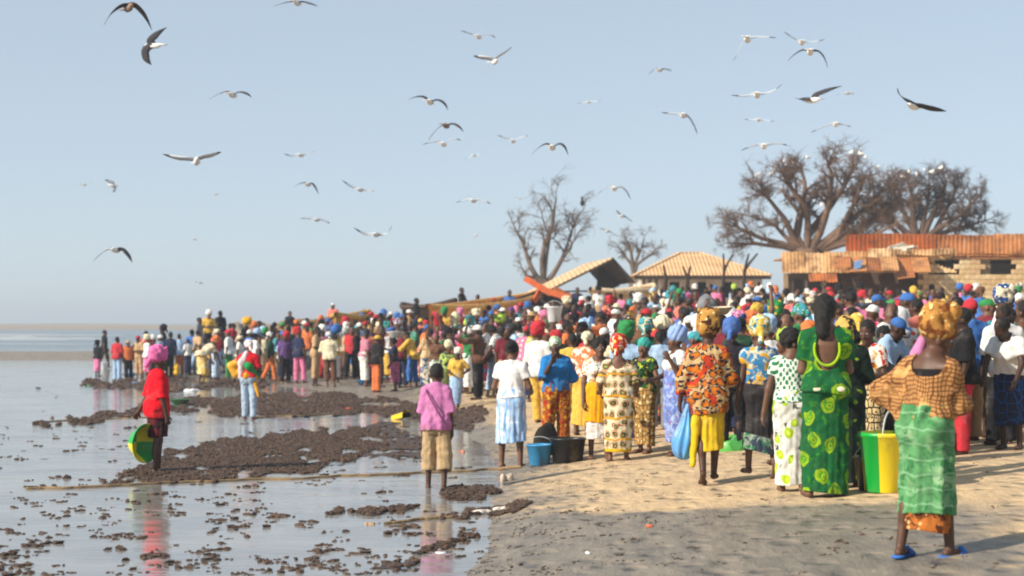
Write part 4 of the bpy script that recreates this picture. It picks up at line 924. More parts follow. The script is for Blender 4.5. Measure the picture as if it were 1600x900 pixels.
# ---------------------------------------------------------------- buildings beyond the crowd
def house():
    D = 97.0; o = empty('house', W(1098, 470, D)); z0 = o.location.z; tag(o, 'low pale house under a tan hipped metal roof behind the crowd', 'house')
    L = lambda px, py, dd=0: (W(px, py, D + dd) - o.location)
    base = gz(o.location.x, D) - 1.2 - z0; m = D / FPX
    xl, xr = L(1003, 0).x, L(1196, 0).x; ze = L(0, 431).z; dep = 7.0
    def wall(x0, x1, z0_, z1, y, t=.2, c='#e3dfd8', name='wall'):
        w = link(name, boxm(name, (x1 - x0, t, z1 - z0_)), PLASTER, o, hx(c)); w.location = ((x0 + x1) / 2, y, (z0_ + z1) / 2); return w
    # front wall left open between columns for a veranda at the left
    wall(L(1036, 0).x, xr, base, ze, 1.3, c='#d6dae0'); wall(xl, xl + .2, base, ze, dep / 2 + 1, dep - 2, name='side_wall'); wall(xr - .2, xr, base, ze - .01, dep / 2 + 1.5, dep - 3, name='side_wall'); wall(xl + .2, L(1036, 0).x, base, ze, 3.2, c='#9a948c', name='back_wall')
    for px in (1001, 1011, 1021, 1031): 
        c = link('column', boxm('column', (.16, .16, ze - base), .015), PLASTER, o, hx('#efe9df')); c.location = (L(px, 0).x, .25, (ze + base) / 2)
    for px0, px1 in ((1048, 1066), (1092, 1108), (1134, 1150), (1168, 1182), (1187, 1194)):
        w = link('window', boxm('window', ((px1 - px0) * m, .06, .85)), DARKIN, o); w.location = (L((px0 + px1) / 2, 0).x, 1.19, ze - .75)
        for q in (-1, 1):
            fr = link('window_frame', boxm('window_frame', (.07, .09, .97)), PLASTER, w, hx('#efe9df')); fr.location = (q * (px1 - px0) * m / 2, -.01, 0)
    # hip roof in sheets
    e0, e1 = L(990, 431).x, L(1204, 431).x; y0, y1 = -.3, dep + .8; ym = (y0 + y1) / 2; r0, r1 = L(1072, 0).x, L(1106, 0).x; zr = L(0, 395).z * 1.0
    zr = (2 + (503 - 395) / FPX * (D + ym)) - z0
    def slope(q, name='roof'):
        (a, b, c, d) = [A(*p) for p in q]  # a,b eave; c,d ridge
        return link(name, mesh_np(name, [a, b, c, d] if np.linalg.norm(c - d) > .01 else [a, b, c], [(0, 1, 2, 3)] if np.linalg.norm(c - d) > .01 else [(0, 1, 2)], False), ROOFTAN, o, hx('#dbb283'))
    ez = ze + .02
    slope([(e0, y0, ez), (e1, y0, ez), (r1, ym, zr), (r0, ym, zr)]); slope([(e1, y1, ez), (e0, y1, ez), (r0, ym, zr), (r1, ym, zr)])
    slope([(e0, y1, ez), (e0, y0, ez), (r0, ym, zr), (r0, ym, zr)]); slope([(e1, y0, ez), (e1, y1, ez), (r1, ym, zr), (r1, ym, zr)])
    f = link('fascia', boxm('fascia', (e1 - e0 - .02, .05, .2)), WOODDARK, o); f.location = ((e0 + e1) / 2, y0 + .04, ez - .11)
    for a, b in (((e0, y0, ez), (r0, ym, zr)), ((e1, y0, ez), (r1, ym, zr)), ((r0, ym, zr), (r1, ym, zr))): beam('ridge_cap', A(*a) + A(0, 0, .03), A(*b) + A(0, 0, .03), .2, .04, ROOFTAN, o).color = hx('#e3bf92')
_t = NT('tan_roof_sheet'); _v = _t.obj(); _sp = _t.t.nodes.new('ShaderNodeSeparateXYZ'); _t.put(_sp.inputs[0], _v)
_h = _t.math('SINE', _t.math('MULTIPLY', _sp.outputs[0], 30)); _t.col(_t.mix(_t.math('MULTIPLY', _t.step(_t.noise(_v, .8, 6, .65), .4, .7), .5), _t.info(), hx('#a5713f'))); _t.bump(_h, .6, .03); ROOFTAN = _t.set(.7, .3)
house()
def shelter():
    D = 86.0; P0 = W(925, 470, D); o = empty('boat_shelter', P0); tag(o, 'open timber shelter with a long sloping tan roof beside the bare trees', 'shelter')
    L = lambda px, py, dd=0: A(*(W(px, py, D + dd) - P0))
    gl, rd, gr = L(862, 449), L(958, 402), L(992, 440); dr = A(-1.15, 6.0, -.12)
    def pl(name, a, b, c, mat):
        n = unit(np.cross(b - a, c)); q = [a, b, b + c, a + c]; q2 = [p - n * .06 for p in q]
        return link(name, mesh_np(name, q + q2, [(0, 1, 2, 3), (7, 6, 5, 4), (0, 4, 5, 1), (1, 5, 6, 2), (2, 6, 7, 3), (3, 7, 4, 0)], False), mat, o, hx('#d8b68c'))
    N = 5
    for i in range(N): pl('roof_sheet', gl + dr * i / N + A(0, 0, .01 * (i % 2)), rd + dr * i / N + A(0, 0, .01 * (i % 2)), dr / N * .985, ROOFTAN)
    for i in range(3): pl('shaded_slope', rd + dr * i / 3, gr + dr * i / 3, dr / 3 * .98, WOODDARK)  # right roof slope coloured dark for the shade on its underside
    zb = -2.4
    for q, s in ((.08, 0), (.35, 0), (.62, 0), (.86, 0), (1.0, 0)):
        for k in (0, 1):
            p = gl + (rd - gl) * q + dr * k * .97; beam('post', A(p[0], p[1], zb), p - A(0, 0, .08), .11, .11, WOODDARK, o)
    for q in (.4, .95):
        for k in (0, 1): p = rd + (gr - rd) * q + dr * k * .97; beam('post', A(p[0], p[1], zb), p - A(0, 0, .08), .11, .11, WOODDARK, o)
    for k in (0, .5, .97): beam('rafter', gl + dr * k - A(0, 0, .1), rd + dr * k - A(0, 0, .1), .09, .09, WOODDARK, o); beam('rafter', rd + dr * k - A(0, 0, .1), gr + dr * k - A(0, 0, .1), .09, .09, WOODDARK, o)
    for i in range(7):
        q = .25 + i * .11; p = rd + (gr - rd) * q; beam('lattice', p + A(0, 3, -.1), A(p[0], p[1] + 3, p[2] - 1.6 - .1 * i), .14, .04, WOODDARK, o)
    a, b, c = rd + dr * .5 - A(0, 0, .12), gr + dr * .5 - A(0, 0, .1), rd + dr * .5 + A(-.1, 0, -1.7)
    link('gable_shade', mesh_np('gable_shade', [a, b, c, a + A(0, .05, 0), b + A(0, .05, 0), c + A(0, .05, 0)], [(0, 2, 1), (3, 4, 5), (0, 1, 4, 3), (1, 2, 5, 4), (2, 0, 3, 5)], False), WOODDARK, o)  # dark triangle added to stand in for the shaded inside of the gable
    beam('brace', gl + A(.3, .4, -.2), rd + A(-.6, .4, -1.6), .08, .08, WOODDARK, o)
shelter()
def shack():
    D = 71.0; P0 = W(1400, 480, D); o = empty('market_shack', P0); tag(o, 'ramshackle market building of rusty tin sheets and pale blocks at the right', 'shack')
    L = lambda px, py, dd=0: A(*(W(px, py, D + dd) - P0)); m = D / FPX; zb = gz(P0.x, D) - P0.z - .8
    # lower parapet of tan sheets, uneven top
    r = nr.__class__(3); x = 1222
    while x < 1476:
        w = 34; top = 392 + r.uniform(-3, 3) - (2 if x > 1330 else 0); a = L(x, 426); b = L(x, top)
        corr('parapet_sheet', a, (1, 0, 0), unit((0, .12, b[2] - a[2])), w * m * 1.03, (b[2] - a[2]), 6, RUST, o, .02, .05, hx(['#e8be8a', '#e0b078', '#ecc896', '#dca870'][int(r.randint(4))]), int(x)); x += w
    x = 1322
    while x < 1640:
        w = 46; top = 366 + r.uniform(-2.5, 1.5); a = L(x, 400, 3.0); b = L(x, top, 3.0)
        corr('upper_sheet', a, (1, 0, 0), (0, 0, 1), w * (D + 3) / FPX * 1.03, b[2] - a[2], 7, RUST, o, .022, .04, hx(['#b55f2a', '#a8501f', '#c06c34', '#c98a56'][int(r.randint(4)) if x < 1420 else 3]), int(x)); x += w
    # sloping awning
    zk = L(0, 403)[2]
    for i, px in enumerate(range(1292, 1426, 24)):
        lg = (3.2 + .25 * math.sin(i * 2.1)) * (.75 + .25 * min(1, i / 3)); a = L(px + 10, 402) ; v = unit((-.18, -1, -.235))
        corr('awning_sheet', a + A(0, -.05, .02 * (i % 2)), (1, 0, .012), v, 25 * m * 1.06, lg, 6, RUST, o, .02, .06, hx(['#b87440', '#c98a52', '#aa6838', '#d09a62'][i % 4]), 40 + i)
    for i, px in enumerate((1262, 1282)):
        a = L(px, 426); corr('fascia_sheet', a + A(0, -.12, -.02), (1, 0, -.04), unit((0, -.5, -.45)), 24 * m, .5, 5, RUST, o, .02, .05, hx('#b86c38'), 60 + i)
    tarp = link('blue_tarp', mesh_np('blue_tarp', [L(1334, 418, -1.7) + A(0, 0, .22), L(1348, 416, -1.7) + A(0, 0, .26), L(1346, 424, -2.4) + A(0, 0, .16), L(1335, 426, -2.4) + A(0, 0, .1), L(1340, 421, -2.1) + A(0, 0, .27)], [(0, 1, 4), (1, 2, 4), (2, 3, 4), (3, 0, 4)]), PLAIN, o, hx('#5f7fa6'))
    # dark front with openings, posts
    def wall(px0, px1, py1, dd, c, name='wall', mat=PLASTER, t=.18, zlow=None):
        x0, x1 = L(px0, 0, dd)[0], L(px1, 0, dd)[0]; z1 = L(0, py1, dd)[2]; zz = zb if zlow is None else zlow
        w = link(name, boxm(name, (x1 - x0, t, z1 - zz)), mat, o, hx(c)); w.location = ((x0 + x1) / 2, dd, (z1 + zz) / 2); return w
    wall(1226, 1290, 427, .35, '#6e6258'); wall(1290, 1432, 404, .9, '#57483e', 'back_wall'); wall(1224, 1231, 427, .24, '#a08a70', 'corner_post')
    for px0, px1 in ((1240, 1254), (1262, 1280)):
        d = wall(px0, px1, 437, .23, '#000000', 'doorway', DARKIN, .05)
    for px in (1302, 1345, 1392): beam('post', A(L(px, 0, -2.4)[0], -2.4, zb), A(L(px, 0, -2.4)[0], -2.4, L(0, 430, -2.4)[2]), .10, .10, WOODDARK, o)
    beam('white_post', A(L(1419, 0, -.3)[0], -.3, zb), A(L(1419, 0, -.3)[0], -.3, L(0, 408)[2]), .16, .16, PLASTER, o).color = hx('#d6cfc4')
    beam('lean_pole', L(1425, 408, .2), A(L(1440, 0)[0], .2, zb), .1, .1, WOODDARK, o)
    # block wall, right: courses of pale blocks
    x0 = L(1434, 0, .1)[0]; x1 = L(1650, 0, .1)[0]; zt = L(0, 405, .1)[2]; bl = boxm('block', (.40, .2, .19), .008); k = 0
    z = zt - .45; wall(1434, 1650, 405, .25, '#8f8068', 'mortar_wall')
    zz = zt - .1; row = 0
    while zz > zb + .2:
        x = x0 + (.2 if row % 2 else 0)
        while x < x1 - .2:
            win = (zz > zt - .62) and (row in (0, 1, 2)) and ((x - x0) % 2.3 < 1.25) and x > x0 + .3
            if not win and k < 296:
                b = link('block', bl, PLASTER, o, hx(['#e2c699', '#d9ba8a', '#e8d0a6', '#d2b184'][int(r.randint(4))])); b.location = (x + .2, .1 + r.uniform(-.006, .006), zz); k += 1
            x += .412
        zz -= .203; row += 1
    for i in range(2):
        w = link('window_band', boxm('window_band', (1.2, .05, .55)), DARKIN, o); w.location = (x0 + .45 + .75 + i * 2.3, .13, zt - .32)
    wall(1324, 1640, 399, 3.2, '#8a7460', 'rear_wall'); rf = link('flat_roof', boxm('flat_roof', (L(1640, 0)[0] - L(1226, 0)[0], 2.6, .06)), RUST, o, hx('#b5794a')); rf.location = ((L(1640, 0)[0] + L(1226, 0)[0]) / 2, 1.75, L(0, 403)[2])
    # lumber and odds and ends on the roof
    for i in range(9):
        a = L(1388 + i * 3, 392 + (i % 3) * 3, .4); beam('roof_scrap', a + A(0, 0, .1), a + A(r.uniform(.3, .9), r.uniform(-.3, .3), .1 + r.uniform(-.1, .25)), .12, .1, PLASTER, o).color = hx(['#d9d2c4', '#b9a88e', '#8a6c4a'][i % 3])
    for i in range(3): corr('roof_lid', L(1396 + 70 * i, 398, .2), (1, 0, 0), unit((0, -1, -.04)), 70 * m, .4, 12, RUST, o, .02, .02, hx('#c59c6c'), 80 + i)
shack()

# ---------------------------------------------------------------- forked poles in the crowd
def forked_pole(px, top, D, fork, label, r0=.10):
    X = px2x(px, D); z0 = gz(X, D) - .3; o = empty('forked_pole', (X, D, z0)); tag(o, label, 'pole', 'rough poles standing in the crowd'); h = row2z(top, D) - z0
    P = [(0, 0, 0), (.03, 0, h * .3), (-.02, .02, h * .62), (.02, 0, h * .8)]; v, f = tube_geo(P, [r0, r0 * .92, r0 * .85, r0 * .8], 8); link('shaft', mesh_np('shaft', v, f), WOOD, o, hx('#3d3029'))
    for q in fork:
        pts = [(.02, 0, h * .78), (.02 + q * .35, 0, h * .88), (.02 + q * .9, 0, h * 1.0)]; v, f = tube_geo(pts, [r0 * .8, r0 * .65, r0 * .45], 7); link('branch_stub', mesh_np('branch_stub', v, f), WOOD, o, hx('#3d3029'))
forked_pole(1040, 414, 78, (-.12,), 'thick straight post standing before the left end of the pale house')
forked_pole(1074, 416, 80, (-.25, .12), 'short notched post before the middle of the pale house')
forked_pole(1131, 396, 78, (-.05, .45), 'slim forked pole before the right half of the pale house', .075)
forked_pole(1163, 396, 78, (.62, .2), 'crooked pole with a wide fork at the right end of the pale house', .085)

# ---------------------------------------------------------------- bare trees
BARK = NT('grey_bark'); _v = BARK.pos(); _n = BARK.noise(_v, 1.5, 5, .65)
BARK.col(BARK.mix(BARK.step(_n, .38, .65), BARK.info(), BARK.mix(.5, BARK.info(), (.035, .026, .022)))); BARK.bump(BARK.noise(BARK.scl(_v, (1, 1, .35)), 9, 5, .7), .6, .06); BARK = BARK.set(.9, .15)
def bare_tree(label, D, trunk_r, limbs, col, seed, dens=1.0, depth=1.0, twl=1.0, hub=None, droop=.12):
    """limbs: polylines in picture coordinates at distance D; each grows branches and twigs in all directions"""
    r = nr.__class__(seed); m = D / FPX; b = W(*limbs[0][0][:2], D); X, Y = b.x, D; gzv = gz(X, Y) - .3; o = empty('bare_tree', (X, Y, gzv)); tag(o, label, 'tree', 'leafless trees beyond the crowd')
    O = A(X, Y, gzv); tw = []; 
    hb = A(*W(hub[0], hub[1], D)) - O
    v, f = tube_geo([(hb[0] * .6, 0, 0), (hb[0] * .8, 0, hb[2] * .5), hb, hb + A(0, 0, .35)], [trunk_r * 1.35, trunk_r * 1.05, trunk_r, trunk_r * .75], 12)
    v = v + r.normal(0, trunk_r * .05, v.shape); link('trunk', mesh_np('trunk', v, f), BARK, o, col)
    def grow(p, d, ln, rad, lev, out):
        n = 5; pts = [p]; q = p.copy(); dd = unit(d)
        for i in range(n):
            dd = unit(dd + r.normal(0, .24, 3) + A(0, 0, .05 if lev < 3 else -droop * r.rand())); q = q + dd * ln / n; pts.append(q.copy())
        rr = np.linspace(rad, rad * .45, n + 1); out.append(tube_geo(pts, rr, 6 if lev < 2 else (4 if lev < 3 else 3)))
        if lev >= 4: return
        k = int(round((5, 7, 9, 8)[lev - 1] * dens * r.uniform(.75, 1.3))) if lev < 4 else 0
        for j in range(k):
            t = r.uniform(.25, 1.0); i = min(int(t * n), n - 1); pp = pts[i] + (pts[i + 1] - pts[i]) * (t * n - i)
            sd = unit(np.cross(dd, r.normal(0, 1, 3))); nd = unit(dd * r.uniform(.35, .9) + sd * r.uniform(.5, 1.0) + A(0, 0, .18))
            grow(pp, nd, ln * r.uniform(.45, .75), max(rad * r.uniform(.34, .5), .009), lev + 1, out if lev < 2 else tw)
    for L in limbs:
        P = [A(*(W(p[0], p[1], D))) - O for p in L]; rad0 = L[0][2] if len(L[0]) > 2 else trunk_r * .55; yo = r.uniform(-1.6, 1.6) * depth
        N = 9; ts = np.linspace(0, 1, len(P)); tt = np.linspace(0, 1, N); pts = np.stack([np.interp(tt, ts, [p[i] for p in P]) for i in range(3)], 1)
        pts[:, 1] += yo * tt ** 1.2; pts += np.stack([np.sin(tt * 9 + seed) * .07, tt * 0, np.cos(tt * 7) * .05], 1) * np.minimum(tt, 1)[:, None]
        pts[0] = hb + (pts[0] - hb) * .3 if np.linalg.norm(pts[0] - hb) < 2.2 else pts[0]
        rad = rad0 * (.62 - .50 * tt); out = [tube_geo(pts, rad, 9)]; tot = np.linalg.norm(np.diff(pts, axis=0), axis=1).sum()
        for j in range(int(12 * dens)):
            t = r.uniform(.28, 1.0); i = min(int(t * (N - 1)), N - 2); p = pts[i] + (pts[i + 1] - pts[i]) * (t * (N - 1) - i); d = unit(pts[i + 1] - pts[i])
            sd = unit(np.cross(d, r.normal(0, 1, 3))); grow(p, unit(d * .7 + sd * .8 + A(0, 0, .15)), tot * r.uniform(.22, .38) * twl, rad0 * (1 - .7 * t) * .36, 2, out)
        grow(pts[-1], pts[-1] - pts[-2], tot * .22 * twl, rad[-1] * .95, 2, out)
        v, f = join(out); link('limb', mesh_np('limb', v, f), BARK, o, col)
    v, f = join(tw); t = link('twigs', mesh_np('twigs', v, f), BARK, o, col); t['kind'] = 'stuff'
    return o
TC1 = hx('#75665b'); TC2 = hx('#79604f'); TC3 = hx('#665449')
bare_tree('tall thin bare tree with three main limbs left of the sloping roof', 99, .42,
          [[(850, 440, .30), (846, 395), (866, 345), (868, 312)], [(842, 440, .28), (826, 410), (815, 372), (800, 348)], [(858, 440, .26), (878, 405), (893, 362), (912, 326)], [(846, 438, .16), (822, 430), (812, 410)], [(866, 425, .16), (885, 395), (915, 350)], [(852, 420, .18), (858, 370), (845, 330)]], TC1, 4, .62, .6, .8, hub=(850, 446))
bare_tree('small rounded bare tree between the sloping roof and the pale house', 110, .30,
          [[(990, 420, .24), (986, 395), (978, 370)], [(990, 420, .2), (1000, 392), (1010, 368)], [(990, 418, .18), (1012, 400), (1028, 388)], [(990, 418, .16), (974, 396), (962, 380)]], TC1, 9, .62, .5, .85, hub=(990, 440))
bare_tree('broad crowned bare baobab with long low left branches behind the tin shack', 90, .75,
          [[(1240, 388, .42), (1252, 340), (1262, 292), (1262, 258)], [(1246, 388, .40), (1290, 335), (1325, 285), (1345, 262)], [(1280, 388, .38), (1320, 352), (1362, 315), (1385, 290)], [(1244, 386, .30), (1228, 345), (1195, 310), (1175, 300)],
           [(1238, 384, .24), (1195, 374), (1152, 356), (1128, 350)], [(1238, 388, .22), (1180, 381), (1135, 383)], [(1272, 388, .36), (1294, 325), (1295, 275), (1290, 258)], [(1262, 388, .34), (1262, 330), (1225, 285), (1218, 272)], [(1290, 388, .34), (1345, 355), (1372, 335)], [(1300, 388, .3), (1330, 320), (1340, 285)], [(1300, 388, .3), (1368, 340), (1408, 300)], [(1296, 388, .26), (1350, 372), (1400, 350)], [(1242, 386, .22), (1212, 350), (1170, 335)]], TC2, 21, .9, 1.0, .72, hub=(1262, 398))
bare_tree('dense dark bare tree standing right of the broad baobab', 97, .6,
          [[(1430, 372, .4), (1425, 330), (1418, 290)], [(1412, 378, .26), (1392, 350), (1366, 325)], [(1432, 372, .3), (1412, 320), (1394, 287)], [(1455, 372, .3), (1482, 325), (1505, 285)], [(1440, 372, .36), (1465, 320), (1480, 282)], [(1425, 372, .34), (1400, 345), (1382, 320)], [(1445, 372, .34), (1490, 340), (1520, 310)], [(1450, 372, .3), (1500, 355), (1545, 345)], [(1438, 370, .3), (1448, 325), (1452, 282)]], TC3, 33, 1.0, 1.0, .8, hub=(1438, 385))

# ---------------------------------------------------------------- boats and net heaps on the upper beach
def pirogue(a, b, beam_w, height, c_hull, c_rail, label, rise=(.5, .9), group=None, name='pirogue', rail_w=.10):
    a, b = A(*a), A(*b); L = np.linalg.norm(b - a); o = empty(name, tuple((a + b) / 2), math.atan2(b[1] - a[1], b[0] - a[0])); tag(o, label, 'boat', group)
    pit = math.atan2(b[2] - a[2], np.hypot(*(b - a)[:2])); o.rotation_euler = (0, -pit, math.atan2(b[1] - a[1], b[0] - a[0]))
    N = 25; M = 9; V = []; s = np.linspace(-1, 1, N)
    for x in s:
        w = beam_w / 2 * max(1 - abs(x) ** 2.6, .03); sh = height + (rise[0] if x < 0 else rise[1]) * abs(x) ** 3; keel = .55 * abs(x) ** 3.2
        for k in np.linspace(-1, 1, M): V.append((x * L / 2, w * np.sign(k) * abs(k) ** .6, keel + (sh - keel) * abs(k) ** 2.2))
    I = np.arange(N * M).reshape(N, M); f = np.stack([I[:-1, :-1], I[1:, :-1], I[1:, 1:], I[:-1, 1:]], -1).reshape(-1, 4); V = np.array(V)
    Vi = V.copy(); Vi[:, 1] *= .93; Vi[:, 2] += .035; V2 = np.concatenate([V, Vi]); f2 = np.concatenate([f, f[:, ::-1] + N * M])
    link('hull', mesh_np('hull', V2, f2), PAINT, o, c_hull)
    for sd in (0, M - 1):
        pts = V[I[:, sd]] + A(0, 0, .01); v, ff = tube_geo(pts, [rail_w] * N, 6); link('gunwale', mesh_np('gunwale', v, ff), PAINT, o, c_rail)
    for x in (-.55, -.15, .25, .6):
        i = int((x + 1) / 2 * (N - 1)); p, q = V[I[i, 0]], V[I[i, M - 1]]; beam('thwart', p - A(0, -.02, .08), q - A(0, .02, .08), .22, .05, WOOD, o).color = hx('#7b5a3a')
    return o
def at(px, py, D, dz=0): v = W(px, py, D); return (v.x, v.y, v.z + dz)
HB = 1.05
pirogue(at(672, 487, 66, -HB), at(838, 463, 74, -HB), 1.9, HB, hx('#e0a24c'), hx('#e8b060'), 'long orange pirogue rising to the right above the crowd', (.2, .1), 'pirogues drawn up on the beach')
pirogue(at(630, 484, 78, -.9), at(712, 480, 76, -.9), 1.8, .95, hx('#33241c'), hx('#4a3527'), 'dark unpainted pirogue at the left end of the long orange one', (.2, .25), 'pirogues drawn up on the beach')
pirogue(at(925, 464, 70, -.7), at(1022, 459, 73, -.7), 1.7, .85, hx('#d8bc93'), hx('#e0c7a0'), 'cream pirogue below the open end of the sloping roofed shelter', (.15, .2), 'pirogues drawn up on the beach')
pirogue(at(526, 503, 72, -.6), at(575, 499, 76, -.6), 1.3, .75, hx('#a98038'), hx('#c09a4c'), 'small yellow pirogue left of the dark one', (.15, .2), 'pirogues drawn up on the beach')
def wreck():
    D = 72; P0 = W(850, 470, D); o = empty('broken_prow', P0); tag(o, 'splayed orange planks of a broken boat prow by the tall bare tree', 'boat wreck'); L = lambda px, py, dd=0: A(*(W(px, py, D + dd) - P0))
    for a, b, w, c in (((821, 435, 0), (862, 459, -.4), .24, '#c8581f'), ((856, 455, -.5), (892, 466, -.8), .24, '#c45a22'), ((848, 447, .1), (834, 472, -.2), .22, '#c9622a'), ((866, 452, .2), (906, 470, .5), .22, '#d07a3c')):
        beam('plank', L(*a), L(*b), .10, w, PAINT, o).color = hx(c)
    for a, b in (((806, 470, .4), (842, 455, .4)), ((846, 462, .5), (884, 470, .3)), ((850, 468, .2), (850, 450, .3)), ((858, 466, .6), (876, 452, .6))): beam('rib', L(*a), L(*b), .14, .16, WOODDARK, o)
    F = Field((-2.2, -1.2, -1.6), (2.2, 1.6, .45), .05)
    F.add(ell((.35, .6, -.6), (1.3, .5, .8)), 0, .1); link('hull_stump', F.mesh('hull_stump'), WOODDARK, o)
wreck()
NETM = NT('net_mesh'); _v = NETM.pos(); NETM.col(NETM.mix(NETM.step(NETM.noise(_v, 3, 6, .7), .35, .65), NETM.info(), NETM.mix(.65, NETM.info(), (.10, .06, .035)))); NETM.bump(NETM.noise(_v, 14, 5, .8), 1.0, .12); NETM = NETM.set(.95, .1)
for px, py, D, w, c, lb in ((418, 500, 80, 2.0, '#a58361', 'low brown heap of fishing nets behind the orange shirt'), (478, 494, 84, 2.6, '#b39468', 'big tan heap of fishing nets on the skyline left of the pirogues'), (505, 493, 78, 1.6, '#8a6a4e', 'dark brown net heap at the right end of the big tan heap'), (450, 508, 72, 1.5, '#c0a27a', 'pale net heap in front of the big tan heap'), (397, 500, 78, 1.1, '#d8cdbb', 'whitish box shaped net bundle at the left end of the heaps')):
    p = W(px, py, D); g = gz(p.x, D); hh = max(p.z - g, .4); F = Field((-w * 1.3, -w, -.3), (w * 1.3, w, hh * 1.25), .09); r = nr.__class__(int(px))
    for i in range(9): F.add(ell((r.uniform(-.7, .7) * w, r.uniform(-.5, .5) * w, hh * r.uniform(.1, .5)), (w * r.uniform(.3, .5), w * .4, hh * r.uniform(.35, .55))), 0, .25)
    X, Y, Z = F.grid(); F.f += .05 * np.sin(X * 7 + np.sin(Z * 9)) * np.sin(Y * 6 + Z * 8)
    o = link('net_heap', F.mesh('net_heap'), NETM, None, hx(c)); o.location = (p.x, D, g); tag(o, lb, 'net heap', 'heaps of fishing nets')

# ---------------------------------------------------------------- gulls
GB = plain('white_plumage', None, .8, .25, .12, 30, .2, 90); GW = NT('wing_feathers'); _s = GW.attr('span'); _c = GW.attr('chord')
_base = GW.mix(GW.step(_c, .35, .75), GW.info(), GW.mix(.35, GW.info(), (.05, .045, .045))); GW.col(GW.mix(GW.step(_s, .70, .84), _base, (.02, .019, .02))); GW.bump(GW.noise(GW.obj(), 60, 2), .2, .01); GW = GW.set(.8, .2)
BEAK = plain('beak_and_feet', (.20, .045, .02, 1), .5, .4)
def gull_body():
    F = Field((-.12, -.36, -.14), (.12, .34, .14), .011)
    F.add(ell((0, 0, 0), (.062, .17, .062)), 0, .02); F.add(ell((0, .17, .025), (.04, .055, .042)), 0, .05); F.add(cap((0, -.1, .01), (0, -.22, .015), .045, .018), 0, .05)
    return F.mesh('body')
GBM = gull_body()
_tv = [(-.03, -.17, .02), (.03, -.17, .02), (.085, -.31, .015), (0, -.29, .015), (-.085, -.31, .015)]; GTM = mesh_np('tail', _tv + [(p[0], p[1], p[2] - .012) for p in _tv], [(0, 1, 2, 3), (0, 3, 4), (8, 7, 6, 5), (9, 8, 5), (1, 0, 5, 6), (2, 1, 6, 7), (3, 2, 7, 8), (4, 3, 8, 9), (0, 4, 9, 5)], False)
GKM = solid('beak', [cap((0, .21, .02), (0, .262, .008), .014, .006)], 'beak', (-.03, .17, -.03), (.03, .29, .05), .006)
def wing_mesh(root, mid, tip, cdir, c0, side):
    """a feathered, cambered wing from shoulder to tip with real thickness"""
    n = 12; ts = np.linspace(0, 1, n); V = []; sp = []; ch = []
    B = [(1 - t) ** 2 * root + 2 * t * (1 - t) * (2 * mid - (root + tip) / 2) + t * t * tip for t in ts]
    for i, t in enumerate(ts):
        T = unit(B[min(i + 1, n - 1)] - B[max(i - 1, 0)]); cd = unit(cdir - T * (cdir @ T) * .6); up = unit(np.cross(T, cd)) * side
        c = c0 * (1 - .25 * t) * (1 - max(0, (t - .55) / .45) ** 2 * .92) * (1 + .12 * math.sin(t * 3.1)); sw = (-.10 * t * t + .10 * math.sin(min(t / .5, 1) * 3.14)) * c0 * 2
        for q, th in ((.45, 0), (.2, .09), (-.2, .06), (-.55, 0), (-.2, .02), (.2, .0)):
            V.append(B[i] + cd * (c * q + sw) + up * th * c0 * .9 * (1 - .6 * t)); sp.append(t); ch.append(.5 - q)
    I = np.arange(n * 6).reshape(n, 6); J = np.roll(I, -1, 1); f = np.stack([I[:-1], J[:-1], J[1:], I[1:]], -1).reshape(-1, 4)
    me = mesh_np('wing', np.array(V), f); set_attr(me, 'span', sp); set_attr(me, 'chord', ch); return me
def gull(c, LT, LM, RM, RT, label, tone='grey', hd=(0.25, 1.0, -.05), tilt=.35, real=1.08, chord=.165):
    span = sum(math.dist(a, b) for a, b in ((LT, LM), (LM, c), (c, RM), (RM, RT))); D = min(max(FPX * real / span, 20), 120); s = D / FPX
    o = empty('gull', W(c[0], c[1], D)); tag(o, label, 'gull', 'gulls wheeling over the beach')
    q = lambda p: A((p[0] - c[0]) * s, 0, -(p[1] - c[1]) * s)
    h = unit(hd); lt, lm, rm, rt = q(LT), q(LM), q(RM), q(RT)
    sw = A(h[0], h[1], 0); lt = lt - sw * .10; rt = rt - sw * .10; lm = lm + sw * .04; rm = rm + sw * .04
    col, bc = {'grey': (hx('#a7abb2'), hx('#efefee')), 'dark': (hx('#39363a'), hx('#e8e4de')), 'brown': (hx('#463a34'), hx('#8d7868')), 'white': (hx('#c3c8ce'), hx('#e4e4e2')), 'allwhite': (hx('#d3d9de'), hx('#e6e6e4'))}[tone]
    rtv = unit(np.cross(h, A(0, 0, 1))); M = Matrix(np.stack([rtv, h, np.cross(rtv, h)], 1).tolist()).to_4x4()
    b = link('body', GBM, GB, o, bc); b.matrix_local = M; b.scale = (.95, .95, .95)
    t = link('tail', GTM, GB, o, bc); t.matrix_local = M
    k = link('beak', GKM, BEAK, o); k.matrix_local = M
    cd = unit(A(h[0], h[1], tilt))
    for root, m, tp, sd in ((-rtv * .045 + A(0, 0, .03), lm, lt, -1), (rtv * .045 + A(0, 0, .03), rm, rt, 1)):
        link('wing', wing_mesh(root, m, tp, cd, chord, sd), GW, o, col)
    return o
G = gull
G((201, 13), (165, 37), (181, 14), (218, 15), (241, 45), 'big brown gull with drooped wings at the top left corner', 'brown', (.5, -1, 0), .3)
o = G((240, 72), (228, 103), (229, 86), (241, 58), (252, 42), 'gull banking on edge with one wing straight up and one down', 'dark', (-1, .25, -.05), .0, .95, .19)
G((464, 5), (430, 11), (448, 3), (481, 4), (500, 11), 'gull cut by the top edge of the picture above the pair of white ones', 'dark')
G((363, 149), (330, 156), (348, 144), (380, 144), (397, 153), 'gull with a white body and shallow arched wings under the banking one', 'dark')
G((307, 253), (253, 238), (281, 247), (328, 243), (347, 235), 'gull gliding with long wings raised in a wide V at the left', 'white', (.2, -1, 0))
